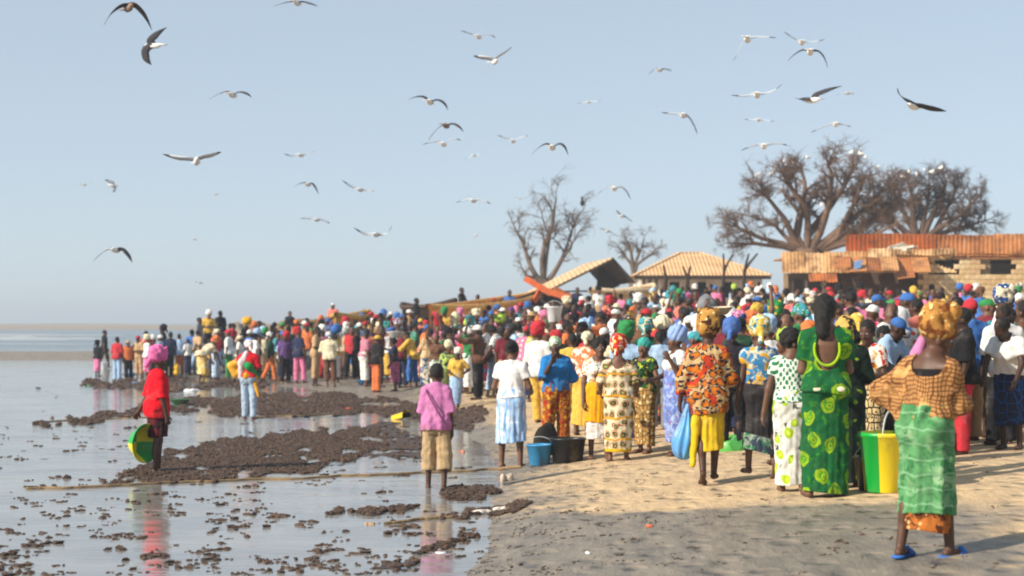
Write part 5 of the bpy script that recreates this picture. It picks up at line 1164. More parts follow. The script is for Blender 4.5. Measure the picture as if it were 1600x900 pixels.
G((470, 243), (445, 240), (457, 243), (482, 240), (495, 235), 'small gull level with the wide V gull and right of it', 'grey')
G((481, 289), (461, 293), (470, 286), (490, 289), (500, 304), 'small dark gull with hooked wings above the open sea', 'dark')
G((563, 297), (536, 281), (549, 291), (576, 298), (587, 298), 'pale gull with one wing raised beside the small dark hooked one', 'white')
G((495, 344), (470, 341), (482, 341), (507, 345), (518, 349), 'faint flat winged gull over the net heaps', 'grey')
G((588, 367), (555, 355), (571, 365), (603, 365), (615, 352), 'pale gull with both wing tips lifted low over the crowd', 'white')
G((181, 391), (149, 409), (163, 392), (196, 394), (211, 410), 'dark gull with strongly arched wings low over the left shore', 'dark')
G((175, 290), (168, 280), (172, 284), (178, 294), (182, 301), 'tiny gull turned sideways near the left edge', 'grey', (1, .3, 0), .3, .7)
G((132, 289), (126, 287), (129, 288), (138, 287), (146, 285), 'tiny flat gull at the very left edge of the sky', 'grey', (.2, 1, 0), .3, .7)
G((748, 58), (721, 48), (735, 52), (763, 53), (777, 61), 'upper one of the two gulls at the top middle', 'grey')
G((772, 97), (741, 85), (755, 90), (788, 82), (803, 71), 'white gull with upswept wings just under the top middle one', 'white', (.3, -1, -.1))
G((672, 160), (640, 157), (656, 150), (690, 158), (703, 173), 'dark winged gull with a white body in the middle of the sky', 'dark')
G((697, 197), (671, 221), (681, 203), (713, 195), (727, 207), 'brown gull with one wing hanging right below the dark winged one', 'brown')
G((693, 226), (661, 227), (677, 221), (708, 217), (723, 220), 'white bodied gull tucked under the brown one', 'grey')
G((802, 221), (778, 211), (790, 215), (815, 214), (828, 212), 'pale gull between the brown one and the arched one', 'white')
G((741, 243), (727, 249), (734, 245), (748, 241), (755, 237), 'small white gull lowest of the middle cluster', 'allwhite', (.3, 1, 0), .3, .9)
G((863, 231), (832, 243), (848, 226), (879, 226), (890, 244), 'dark arched gull with hooked tips above the thin bare tree', 'dark')
G((920, 160), (903, 161), (912, 160), (930, 158), (940, 157), 'faint white gull alone right of the sky centre', 'allwhite')
G((960, 295), (935, 304), (947, 293), (975, 295), (987, 312), 'gull with arched wings above the small rounded tree', 'grey')
G((740, 314), (713, 317), (727, 312), (755, 313), (769, 319), 'pale flat gull left of the thin bare tree', 'white')
G((811, 311), (803, 310), (807, 309), (816, 310), (820, 311), 'tiny gull just left of the thin bare tree top', 'grey', (.4, 1, 0), .3, .8)
G((745, 368), (739, 374), (742, 370), (748, 366), (753, 363), 'tiny slanted gull low in front of the thin bare tree', 'grey', (.4, 1, 0), .3, .8)
G((1031, 110), (1015, 118), (1022, 108), (1042, 108), (1052, 112), 'gull flapping with wings cupped down right of the centre', 'dark', (.4, 1, 0), .3, .9)
G((1168, 62), (1147, 97), (1155, 77), (1191, 57), (1215, 60), 'white gull with one wing hanging straight down', 'white')
G((1253, 67), (1225, 50), (1240, 59), (1270, 65), (1290, 62), 'white gull right above the dark arched pair mate', 'white')
G((1266, 82), (1231, 97), (1248, 80), (1284, 84), (1294, 107), 'dark arched gull overlapping the white gull above it', 'dark')
G((1183, 149), (1143, 149), (1164, 149), (1204, 143), (1223, 132), 'long winged pale gull with dark tips', 'white')
G((1269, 157), (1237, 153), (1252, 155), (1287, 143), (1309, 134), 'dark gull with the right wing raised over the big baobab', 'dark', (-.8, 1, 0))
G((1324, 146), (1311, 148), (1317, 145), (1331, 145), (1336, 148), 'white gull seen end on with folded looking wings', 'white', (.9, .5, 0), .3, .8)
G((1428, 167), (1397, 135), (1411, 152), (1452, 168), (1475, 171), 'dark winged gull with one wing raised at the right edge', 'dark', (-.7, -.8, 0), .5)
G((1068, 181), (1034, 176), (1052, 177), (1082, 191), (1091, 211), 'pale gull with dark bent right wing left of the baobab', 'white')
G((1185, 188), (1163, 186), (1174, 187), (1198, 188), (1211, 190), 'very faint white gull under the long winged pale one', 'allwhite')
G((1306, 195), (1267, 208), (1283, 199), (1320, 195), (1331, 198), 'faint gull with long drooped left wing above the baobab crown', 'grey')
G((1194, 229), (1158, 236), (1177, 227), (1215, 224), (1233, 228), 'gull gliding level right above the left shoulder of the baobab', 'grey')
G((972, 338), (964, 328), (967, 333), (980, 341), (990, 346), 'tiny gull over the top of the small rounded tree', 'grey', (.4, 1, 0), .3, .8)
G((949, 362), (938, 356), (944, 359), (956, 364), (964, 367), 'tiny gull at the left of the small rounded tree', 'grey', (.4, 1, 0), .3, .8)
G((337, 304), (331, 304), (334, 303), (341, 303), (344, 304), 'tiny gull dot below the wide V gull', 'grey', (.4, 1, 0), .3, .9)
G((303, 374), (297, 375), (300, 373), (306, 373), (310, 375), 'tiny gull far off, upper of two above the sandbar', 'white', (.4, 1, 0), .3, .9)
G((312, 442), (306, 440), (309, 441), (316, 443), (319, 444), 'tiny gull far off, lower of two above the sandbar', 'grey', (.4, 1, 0), .3, .9)
# perched gulls on the two right-hand trees
def perched():
    F = Field((-.12, -.3, -.2), (.12, .3, .25), .016); F.add(ell((0, 0, 0), (.075, .17, .085)), 0, .02); F.add(ell((0, .11, .13), (.045, .055, .05)), 0, .06); F.add(cap((0, -.1, -.01), (0, -.25, -.03), .045, .015), 0, .05); F.add(cap((0, .15, .13), (0, .2, .12), .014, .008), 0, .01)
    F.add(cap((.02, 0, -.06), (.02, 0, -.16), .01), 0, .01); F.add(cap((-.02, 0, -.06), (-.02, 0, -.16), .01), 0, .01); return F.mesh('perched_gull')
PM = perched()
for i, (px, py) in enumerate([(1212, 262), (1224, 252), (1290, 237), (1300, 240), (1318, 236), (1330, 238), (1345, 240), (1352, 246), (1184, 273), (1205, 272), (1240, 256), (1262, 246), (1284, 320), (1314, 250), (1370, 262)]):
    o = link('perched_gull', PM, GB, None, hx('#f0efec')); o.location = W(px, py, 89.0 + (i % 3) * .5); o.scale = (.8, .8, .8); o.rotation_euler = (0, 0, rng.uniform(0, 6.28)); tag(o, 'white gull perched on the twigs of the broad baobab', 'gull', 'gulls perched on the broad baobab')
for i, (px, py) in enumerate([(1420, 268), (1432, 272), (1444, 266), (1456, 268), (1470, 262), (1410, 276)]):
    o = link('perched_gull', PM, GB, None, hx('#f0efec')); o.location = W(px, py, 96.0); o.scale = (.8, .8, .8); o.rotation_euler = (0, 0, rng.uniform(0, 6.28)); tag(o, 'white gull perched on the dense dark tree at the right', 'gull', 'gulls perched on the dense dark tree')
o = link('perched_gull', PM, GB, None, hx('#2a2626')); o.location = W(910, 317, 99); o.scale = (1.7, 1.7, 2.1); tag(o, 'large dark bird perched on a limb of the thin bare tree', 'bird')
# ---------------------------------------------------------------- vessels and small things carried or set down
def lathe(name, prof, n=28, wob_=0.0, seed=0):
    V = []; r = nr.__class__(seed)
    for (rr, z) in prof:
        for k in range(n):
            a = 2 * math.pi * k / n; q = rr * (1 + wob_ * math.sin(3 * a + seed) * .5); V.append((q * math.cos(a), q * math.sin(a), z))
    I = np.arange(len(prof) * n).reshape(len(prof), n); J = np.roll(I, -1, 1); f = np.stack([I[:-1], J[:-1], J[1:], I[1:]], -1).reshape(-1, 4).tolist(); f += [list(I[0][::-1]), list(I[-1])]
    return mesh_np(name, V, f)
BASIN = lathe('basin', [(.13, 0), (.155, .01), (.25, .15), (.275, .165), (.28, .175), (.268, .18), (.24, .155), (.145, .02), (.02, .018)])
BUCKET = lathe('bucket', [(.115, 0), (.12, .005), (.16, .29), (.172, .295), (.172, .315), (.155, .315), (.150, .29), (.112, .015), (.01, .012)])
TUB = lathe('tub', [(.21, 0), (.22, .006), (.27, .30), (.287, .305), (.287, .325), (.262, .325), (.255, .30), (.205, .02), (.01, .018)])
BOWL = lathe('bowl', [(.07, 0), (.09, .004), (.19, .11), (.205, .115), (.2, .122), (.18, .11), (.085, .014), (.01, .012)])
SACK = solid('sack', [ell((0, 0, .17), (.22, .2, .17)), ell((.03, 0, .3), (.11, .1, .1))], 'sack', (-.32, -.3, -.05), (.34, .3, .5), .015, .08, lambda F: F.f.__iadd__(.012 * np.sin(F.grid()[0] * 26 + 3 * np.sin(F.grid()[2] * 12)) * np.sin(F.grid()[1] * 22)))
CAN = solid('jerrycan', [cap((-.1, 0, .10), (.1, 0, .10), .085), cap((-.1, 0, .30), (.1, 0, .30), .085), cap((-.1, 0, .1), (-.1, 0, .3), .085), cap((.1, 0, .1), (.1, 0, .3), .085), cap((.12, 0, .38), (.12, 0, .43), .03), cap((-.08, 0, .43), (.06, 0, .43), .016), cap((-.08, 0, .36), (-.08, 0, .43), .016)], 'jerrycan', (-.25, -.14, -.02), (.25, .14, .5), .01, .022)
BALL = solid('bundle', [ell((0, 0, .12), (.2, .19, .15)), ell((.06, .03, .22), (.12, .1, .1)), ell((-.08, -.04, .19), (.1, .1, .09))], 'bundle', (-.3, -.3, -.06), (.3, .3, .42), .014, .06)
BAG = solid('plastic_bag', [ell((0, 0, -.40), (.13, .11, .17)), cap((0, 0, -.02), (0, 0, -.35), .02, .11)], 'plastic_bag', (-.24, -.22, -.65), (.24, .22, .08), .011, .05, lambda F: F.f.__iadd__(.010 * np.sin(np.arctan2(F.grid()[0], F.grid()[1]) * 8 + F.grid()[2] * 6)))
VES = {'basin': BASIN, 'bucket': BUCKET, 'tub': TUB, 'bowl': BOWL, 'sack': SACK, 'jerrycan': CAN, 'bundle': BALL, 'plastic_bag': BAG}
VMAT = {'sack': PLAIN, 'bundle': PLAIN}
HANDLE = mesh_np('handle', *tube_geo([(.165 * math.cos(a), -.03, .30 + .13 * math.sin(a)) for a in np.linspace(0, math.pi, 13)], [.006] * 13, 5))
def vessel(kind, loc, col, label, rot=(0, 0, 0), sc=1.0, group=None, mat=None):
    o = link(kind, VES[kind], mat or VMAT.get(kind, PLASTIC), None, col); o.location = loc; o.rotation_euler = [R(a) for a in rot]; o.scale = (sc, sc, sc) if np.isscalar(sc) else sc
    tag(o, label, kind.replace('_', ' '), group)
    if kind == 'bucket': link('handle', HANDLE, PLASTIC, o, (.55, .55, .55, 1))
    return o
def set_down(kind, px, foot, col, label, rot=(0, 0, 0), sc=1.0, group=None, mat=None):
    X, D, z = stand(px, foot); return vessel(kind, (X, D, z), col, label, rot, sc, group, mat)
def striped(name, cols, n):   # plastic moulded in coloured sectors
    t = NT(name); v = t.obj(); sp = t.t.nodes.new('ShaderNodeSeparateXYZ'); t.put(sp.inputs[0], v); a = t.math('ARCTAN2', sp.outputs[1], sp.outputs[0])
    f = t.step(t.math('SINE', t.math('MULTIPLY', a, n)), -.05, .05); c_ = t.mix(f, cols[0], cols[1]); t.col(t.mix(t.math('MULTIPLY', t.step(t.noise(v, 5, 5, .7), .48, .75), .45), c_, (.15, .11, .07))); t.bump(t.noise(v, 30, 3), .1, .01); return t.set(.36, .45)
GY = striped('green_yellow_plastic', (hx('#0f9c3c'), hx('#e3cf1e')), 2); YK = striped('yellow_black_plastic', (hx('#e2b81c'), hx('#191916')), 4)
# the green and yellow basin held behind the red tunic
X, D, z = stand(247, 741)
vessel('basin', (px2x(213, D), D - .06, row2z(690, D)), hx('#1f9c40'), 'green and yellow basin held against the hip of the red tunic', (68, 0, 34), (.95, .95, 1.15), None, GY).rotation_euler = Vector((.80, -.52, -.05)).to_track_quat('Z', 'Y').to_euler()
# wader: yellow can, tray on the head
X, D, z = WADER
vessel('jerrycan', (px2x(357, D), D + .1, row2z(582, D)), hx('#d99e1c'), 'yellow can held out by the wader in red', (0, 62, 0), 1.0)
set_down('bucket', 843, 727, hx('#3f94c8'), 'light blue bucket on the sand at the feet of the blue blouse', (0, 0, 0), (1.08, 1.08, .9))
set_down('tub', 887, 722, hx('#1d1d20'), 'black tub on the sand right of the light blue bucket', (0, 0, 0), (.9, .9, 1.0))
set_down('bundle', 853, 712, hx('#2a2624'), 'black bundle standing behind the light blue bucket', (0, 0, 30), (.95, .8, 1.45))
X, D, z, ff = ORANGE
hand = Vector(((ff.arms[0][2] + ff.arms[0][3] * .12)).tolist()); 
vessel('plastic_bag', (px2x(1074, D), D - .04, row2z(630, D)), hx('#5ba4e6'), 'blue plastic bag hanging from the hand of the orange print tunic', (4, 4, 20), (1.0, 1.0, 1.05))
set_down('bucket', 1384, 769, hx('#0f9c3c'), 'tall green and yellow striped bucket left of the basket weave top', (0, 0, 62), (1.5, 1.5, 1.75), None, GY)
set_down('bucket', 1362, 766, hx('#e2b81c'), 'yellow and black striped bucket left of the green and yellow one', (0, 0, 0), (1.0, 1.0, 1.0), None, YK)
set_down('bucket', 1138, 706, hx('#4aa03c'), 'green round bucket lying between the orange tunic and the charcoal skirt', (88, 0, 160), (1.1, 1.1, 1.2))
set_down('bowl', 1165, 704, hx('#3f8f46'), 'small green bowl lying behind the charcoal skirt', (70, 0, 190), 1.0)
set_down('bucket', 616, 656, hx('#b8901c'), 'yellow and black bucket tipped over on the wet seaweed', (80, 0, 60), 1.0, None, YK)
for k, px, ft, c, lb in (('jerrycan', 272, 588, '#e0b018', 'yellow jerrycan between the dark and the blue striped shirts at the shore'), ('basin', 203, 590, '#5f98dc', 'blue basin at the feet of the red shirted man at far left'), ('bucket', 163, 578, '#dfe4ea', 'white bucket at far left by the black walking man'),
                         ('basin', 569, 602, '#3f8fd0', 'blue basin right of the tan sail cloth'), ('basin', 598, 597, '#9fc6e6', 'pale blue basin right of the red child dress'), ('sack', 466, 580, '#d8c48e', 'pale sack at the feet of the orange shirt'), ('basin', 281, 634, '#2c6a3c', 'dark green basin lying on the flat right of the red tunic'),
                         ('sack', 536, 592, '#b99a68', 'tan sack left of the tan sail cloth'), ('jerrycan', 318, 590, '#e6c21c', 'yellow jerrycan by the yellow shirt at the shore')):
    set_down(k, px, ft, hx(c), lb, (0, 0, 0), 1.0 if k != 'basin' else .9)
# tan cloth or pole bundle leaning in the group
# ropes lying across the flat
ROPE = NT('rope_fibre'); _v = ROPE.pos(); ROPE.col(ROPE.mix(ROPE.noise(_v, 12, 4), hx('#a98f6c'), hx('#6f5a40'))); ROPE.bump(ROPE.noise(_v, 60, 3), .8, .02); ROPE = ROPE.set(.9, .1)
def rope(pts, r, label):
    P = []
    for i in range(len(pts) - 1):
        for t in np.linspace(0, 1, 14)[:-1]:
            px = pts[i][0] + (pts[i + 1][0] - pts[i][0]) * t; py = pts[i][1] + (pts[i + 1][1] - pts[i][1]) * t; X, D, z = stand(px, py); P.append((X, D + .03 * math.sin(px * .05), max(z, -.012) + r * .8))
    v, f = tube_geo(P, [r] * len(P), 6); tag(link('rope', mesh_np('rope', v, f), ROPE), label, 'rope', 'ropes across the wet flat')
rope([(40, 769), (126, 764), (260, 759), (400, 754), (520, 750), (640, 744), (740, 739), (820, 731)], .022, 'long rope lying across the flat in front of the red tunic')
rope([(60, 663), (126, 659), (200, 656), (232, 654)], .02, 'short rope on the flat left of the red tunic')
rope([(395, 655), (500, 650), (600, 640), (655, 632), (720, 628)], .024, 'rope along the seaweed band behind the pink shirted boy')
rope([(600, 823), (660, 816), (720, 812)], .022, 'short rope end before the pink shirted boy')
# litter
LIT = plain('thin_plastic', None, .4, .4, .15, 8, .5, 30)
def scrap(px, py, s, col, label, flat=.25, seed=0):
    X, D, z = stand(px, py); F = Field((-s * 1.6, -s * 1.3, -s * .4), (s * 1.6, s * 1.3, s), s / 9); r = nr.__class__(seed)
    for i in range(5): F.add(ell((r.uniform(-.7, .7) * s, r.uniform(-.4, .4) * s, s * flat * .4), (s * r.uniform(.25, .6), s * r.uniform(.25, .5), s * flat * r.uniform(.5, 1.2))), 0, s * .1)
    Xg, Yg, Zg = F.grid(); F.f += s * .07 * np.sin(Xg / s * 9 + 2 * np.sin(Yg / s * 6)) * np.sin(Zg / s * 12 + Yg / s * 7)
    o = link('litter_scrap', F.mesh('litter_scrap'), LIT, None, hx(col)); o.location = (X, D, z); tag(o, label, 'litter', 'scraps of litter')
scrap(793, 752, .10, '#b9a999', 'pale lump of plastic on wet sand behind the boy and left of the bucket', .8, 1)
scrap(752, 804, .14, '#ddd0c2', 'whitish plastic sheet tangled in the seaweed before the dry sand', .35, 2); scrap(786, 799, .10, '#d6cabb', 'smaller whitish scrap right of the tangled sheet', .35, 3)
scrap(686, 873, .055, '#eef0f2', 'bright white crumpled cup at the bottom edge of the wet flat', 1.0, 4)
scrap(1017, 824, .045, '#c8643c', 'small orange scrap alone on the dry sand', .4, 5); scrap(578, 824, .05, '#a88a68', 'tan shell like scrap among dark clumps', .8, 6)
scrap(570, 832, .06, '#cdbfae', 'pale flat scrap right under the tan shell like one', .3, 7); scrap(300, 612, .22, '#e3e6e8', 'large white plastic sheet in the shallows right of the red tunic', .3, 8)
scrap(545, 642, .10, '#c4503c', 'red scrap lying on the far seaweed band', .5, 9); scrap(136, 605, .14, '#4a9a6c', 'green scrap at the left end of the debris line', .4, 10); scrap(212, 600, .13, '#5a8ac0', 'blue scrap in the debris line', .4, 11)
scrap(470, 690, .07, '#d8d2cc', 'white scrap in the middle of the near seaweed', .4, 12); scrap(360, 706, .06, '#b83a3a', 'dull red scrap in the near seaweed', .4, 13); scrap(430, 715, .06, '#cfc5b5', 'cream scrap at the right of the dull red one', .4, 14)
scrap(720, 707, .06, '#c87a60', 'pinkish scrap on the wet sand right of the boy', .4, 15); scrap(920, 866, .03, '#dcdcdc', 'tiny white scrap on grey sand', .5, 16)
scrap(150, 720, .10, '#cfc6bc', 'pale stick like scrap left of the green basin', .25, 17); scrap(340, 706, .07, '#c9c2b9', 'white scrap at the left of the dull red one', .4, 18)

# ---------------------------------------------------------------- the crowd
CH = .0135
def proto(kind):
    K = dict(h=CH); up = dict(aL=((-.3, .35, .9), (.25, .1, 1)), aR=((.3, .35, .9), (-.25, .1, 1)))
    P = {'woman_standing': (Fig(bust=.6, girth=1.03, aL=((-.2, .05, -1), (-.05, .2, -1)), aR=((.2, .05, -1), (.05, .2, -1)), **K), 'w', .6, .16),
         'woman_walking': (Fig(bust=.6, girth=1.05, hips=1.08, aL=((-.2, .25, -1), (0, .4, -1)), aR=((.2, -.25, -1), (.05, .0, -1)), lL=((-.02, .16, -1), (0, .02, -1)), lR=((.03, -.14, -1), (0, -.35, -1)), footR=(.1, .7, -.5), **K), 'w', .55, .26),
         'woman_carrying': (Fig(bust=.5, **up, **K), 'w', .7, .2),
         'woman_one_arm_up': (Fig(bust=.5, girth=1.04, aL=((-.22, .05, -1), (-.1, .5, -1)), aR=up['aR'], **K), 'w', .5, .3),
         'woman_akimbo': (Fig(bust=.6, girth=1.1, hips=1.1, aL=((-.75, -.1, -.8), (.7, .3, -.6)), aR=((.2, .1, -1), (-.2, .8, -.2)), **K), 'w', .8, .14),
         'woman_bending': (Fig(bust=.5, girth=1.06, hips=1.1, lean=(.05, 1.1), aL=((-.15, .5, -1), (0, .4, -1)), aR=((.15, .6, -1), (0, .4, -1)), lL=((-.06, .1, -1), (0, -.15, -1)), lR=((.06, .1, -1), (0, -.15, -1)), head=(0, -40, 0), **K), 'w', .6, .3),
         'man_standing': (Fig(shw=.165, aL=((-.18, .05, -1), (-.05, .25, -1)), aR=((.18, 0, -1), (.05, .2, -1)), **K), 'm', .9, 1.0),
         'man_walking': (Fig(shw=.165, aL=((-.2, .35, -1), (0, .6, -1)), aR=((.2, -.3, -1), (.05, .0, -1)), lL=((-.03, -.28, -1), (0, -.5, -1)), lR=((.03, .28, -1), (0, .1, -1)), footL=(-.1, .7, -.6), **K), 'm', .8, .95),
         'man_pointing': (Fig(shw=.165, aL=((-.8, .5, -.1), (-.6, .8, .25)), aR=((.2, .05, -1), (-.1, .5, -1)), **K), 'm', 1.7, .95),
         'man_arms_folded': (Fig(shw=.165, aL=((-.3, .2, -1), (.8, .55, .05)), aR=((.3, .2, -1), (-.8, .55, -.05)), **K), 'm', .9, .6),
         'woman_glancing': (Fig(bust=.6, girth=1.02, lean=(.10, .06), twist=12, head=(48, -4, 6), aL=((-.25, .2, -1), (.3, .8, .1)), aR=((.25, -.1, -1), (0, .1, -1)), lL=((-.02, .05, -1), (0, 0, -1)), lR=((.1, .0, -1), (.03, -.05, -1)), **K), 'w', .75, .22),
         'woman_stooping': (Fig(bust=.6, girth=1.12, hips=1.12, lean=(-.06, .38), head=(-30, -15, 0), aL=((-.2, .35, -1), (.1, .6, -.8)), aR=((.25, .45, -1), (-.1, .5, -.8)), lL=((-.05, .1, -1), (0, -.1, -1)), lR=((.06, 0, -1), (0, -.12, -1)), **K), 'w', .6, .3),
         'woman_striding': (Fig(bust=.5, girth=.95, lean=(0, .12), head=(-35, 0, -4), twist=-14, aL=((-.3, -.35, -1), (-.1, .2, -1)), aR=((.25, .4, -1), (-.2, .8, -.1)), lL=((-.03, .32, -1), (0, .12, -1)), lR=((.03, -.26, -1), (0, -.55, -1)), footR=(.1, .6, -.65), **K), 'w', .4, .4),
         'man_glancing': (Fig(shw=.162, lean=(-.08, .04), twist=-16, head=(-52, 3, -5), aL=((-.2, .1, -1), (.2, .8, -.2)), aR=((.28, -.05, -1), (.1, .2, -1)), lL=((-.12, .0, -1), (-.02, 0, -1)), lR=((.08, .08, -1), (0, -.06, -1)), **K), 'm', .8, .9),
         'man_leaning': (Fig(shw=.165, lean=(.05, .3), head=(25, -8, 0), aL=((-.2, .6, -.8), (.1, .9, -.2)), aR=((.25, .3, -1), (-.1, .8, -.4)), lL=((-.06, .15, -1), (0, -.1, -1)), lR=((.06, -.1, -1), (0, -.15, -1)), **K), 'm', 1.2, .7),
         'person_seated': (Fig(aL=((-.2, .4, -1), (.1, .8, -.3)), aR=((.2, .4, -1), (-.1, .8, -.3)), lL=((-.15, 1, -.05), (0, .15, -1)), lR=((.15, 1, -.05), (0, .15, -1)), **K), 'm', 1.6, .8)}
    f, sex, sl, hem = P[kind]
    D = {'fig': f, 'sex': sex, 'body': f.body('body')}
    if sex == 'w':
        D['top'] = f.top(hem=f.P[2] - .03, sleeve=sl, loose=.024, seed=len(kind), amp=.007); D['bottom'] = f.skirt(hem=hem if kind != 'woman_bending' else .3, seed=len(kind) + 2, amp=.014); D['bn'] = 'skirt'
    else:
        D['top'] = f.top(hem=f.P[2] - .12, sleeve=sl, loose=.03, seed=len(kind), amp=.008, box=.9); D['bottom'] = f.pants(hem=hem, loose=.016, seed=len(kind), amp=.007, wide=.012); D['bn'] = 'trousers'
    return D
KINDS_ = ['woman_standing', 'woman_walking', 'woman_carrying', 'woman_one_arm_up', 'woman_akimbo', 'woman_bending', 'man_standing', 'man_walking', 'man_pointing', 'man_arms_folded', 'woman_glancing', 'woman_stooping', 'woman_striding', 'man_glancing', 'man_leaning', 'person_seated']
PR = {k: proto(k) for k in KINDS_}
CN = dict(white='#e4e2de', cream='#e2d3ac', yellow='#e2b118', orange='#dd6f1f', red='#c3152a', pink='#de6f9e', purple='#6a4688', blue='#2f6cb8', navy='#1f2a4a', turquoise='#2f9aa6', green='#1f8a44', lime='#a5c22a', brown='#6b4630', tan='#c09a6a', grey='#7f8288', black='#1a191d', maroon='#74192a', olive='#666a36')
CN['light blue'] = '#9fc1e4'; CN['dark green'] = '#1f4630'; CN['coral'] = '#e0705c'
def faded(c, s=.86): m = .3 * c[0] + .55 * c[1] + .15 * c[2]; return tuple(m + (q - m) * s for q in c[:3]) + (1.0,)
CN = {k: faded(hx(v)) for k, v in CN.items()}
TOPS = ['black'] * 7 + ['navy'] * 3 + ['brown'] * 3 + ['white'] * 10 + ['light blue'] * 6 + ['blue'] * 5 + ['black'] * 6 + ['red'] * 6 + ['orange'] * 5 + ['yellow'] * 6 + ['pink'] * 4 + ['green'] * 3 + ['navy'] * 4 + ['tan'] * 4 + ['cream'] * 3 + ['purple'] * 2 + ['brown'] * 3 + ['grey'] * 4 + ['maroon'] * 2 + ['turquoise'] * 3 + ['dark green'] * 2 + ['coral'] * 3
HEADS = [('hair', None)] * 46 + [('wrap', c) for c in ['white'] * 8 + ['cream'] * 3 + ['black'] * 3 + ['red'] * 3 + ['yellow'] * 2 + ['orange'] * 3 + ['light blue'] * 3 + ['blue'] * 3 + ['green'] * 3 + ['pink'] * 2 + ['purple', 'turquoise', 'turquoise', 'cream', 'cream', 'black', 'brown', 'lime', 'maroon', 'tan']] + [('cap', c) for c in ['white', 'red', 'black', 'blue', 'white', 'green', 'yellow']] + [('hat', c) for c in ['white', 'tan', 'cream']]
USED = {}
def zone(px, D):
    if px < 255: return 'at the far left shore'
    if px < 340: return 'at the shore below the sand mound'
    if px < 420: return 'at the shore near the wader'
    if px < 520: return 'before the net heaps'
    if px < 600: return 'before the small yellow pirogue'
    if px < 690: return 'before the dark pirogue'
    if px < 770: return 'before the low orange pirogue end'
    if px < 850: return 'before the high orange pirogue end'
    if px < 920: return 'below the tall thin tree'
    if px < 1000: return 'below the sloping shelter roof'
    if px < 1080: return 'before the pale house left half'
    if px < 1150: return 'before the pale house middle'
    if px < 1215: return 'before the pale house right end'
    if px < 1290: return 'before the left shack end'
    if px < 1370: return 'below the tin awning'
    if px < 1440: return 'before the dark shack door'
    if px < 1510: return 'before the pale block wall'
    return 'right of the block wall'
def add_person(kind, loc, heading, top, bottom, head, height, label=None, pat=None, patb=None, group='people crowding the beach', skin=None):
    """copies one figure of the crowd and dresses it"""
    p = PR[kind]; o = empty('person', loc, -R(heading)); s = height / 1.70; w = rng.uniform(.94, 1.1); o.scale = (s * w, s * w, s); o.rotation_euler = (R(rng.gauss(0, 1.6)), R(rng.gauss(0, 1.8)), -R(heading))
    sk = skin or SK[rng.randrange(5)]
    link('body', p['body'], SKIN, o, sk)
    link('top', p['top'], PLAIN if pat is None else PRINTS[pat], o, CN[top])
    link(p['bn'], p['bottom'], PLAIN if patb is None else PRINTS[patb], o, CN[bottom])
    hk, hc = head
    mesh = {'hair': rng.choice(['cropped_hair', 'cropped_hair', 'bushy_hair', 'hair_bun']) if p['sex'] == 'w' else 'cropped_hair', 'wrap': rng.choice(['headscarf', 'headwrap', 'headwrap', 'turban']), 'cap': 'cap', 'hat': 'brimmed_hat', 'veil': 'veil'}[hk]
    if hk == 'hair': h = link('hair', HATS[mesh], HAIR, o)
    else: h = link(mesh, HATS[mesh], PLAIN if hk != 'wrap' or rng.random() < .6 else PRINTS[rng.choice([0, 1, 1, 2])], o, CN[hc])
    h.matrix_local = p['fig'].head_matrix() @ Matrix.Diagonal((rng.uniform(.88, 1.0), rng.uniform(.9, 1.02), rng.uniform(.82, 1.0), 1)) @ Matrix.Rotation(rng.gauss(0, .10), 4, 'Z')
    tag(o, label, 'person', group)
    return o, o.matrix_basis
def cover(head): return {'hair': 'bare head', 'wrap': '%s headwrap', 'cap': '%s cap', 'hat': '%s brimmed hat', 'veil': '%s veil'}[head[0]] % (() if head[0] == 'hair' else head[1])
def auto_label(top, bottom, head, px, D, pat, lower, extra=''):
    z = zone(px, D); t = ('patterned ' if pat is not None else '') + top + ' top'
    lb = f"person in {t} with {cover(head)} {z}{extra}"
    if lower: lb = f"person in {t}, {bottom} below, {cover(head)}, {z}"
    return lb
BUSY = np.zeros((450, 1000), np.uint8)     # what nearer figures already hide, seen from the camera (quarter of the picture's pixels)
def mark(px, head, foot, D):
    m = FPX / D; x0, x1 = px - .20 * m, px + .20 * m; hx0, hx1 = px - .10 * m, px + .10 * m
    def fill(a, b, c, d):
        a, b, c, d = [int(q / 2) for q in (a, b, c, d)]; BUSY[max(c, 0):max(d, 0) + 1, max(a + 100, 0):max(b + 100, 0) + 1] = 1
    fill(hx0, hx1, head, head + .27 * m); fill(x0, x1, head + .25 * m, foot)
def seen(px, head, D, hh=.27, ww=.10):
    m = FPX / D; a, b, c, d = [int(q / 2) for q in (px - ww * m, px + ww * m, head, head + hh * m)]
    r = BUSY[max(c, 0):d + 1, max(a + 100, 0):b + 101]; return 1 - r.mean() if r.size else 0
HERO_PX = [(247, 545, 741), (389, 532, 657), (682, 568, 766), (799, 533, 731), (869, 527, 703), (936, 528, 717), (966, 531, 720), (1006, 529, 708), (1056, 516, 712), (1106, 500, 757), (1143, 506, 705), (1186, 504, 750), (1236, 514, 768), (1290, 462, 776), (1321, 496, 762), (1357, 500, 738), (1442, 470, 870)]
for px, h, f in HERO_PX:
    D = stand(px, f)[1]; mark(px, h, f, D)
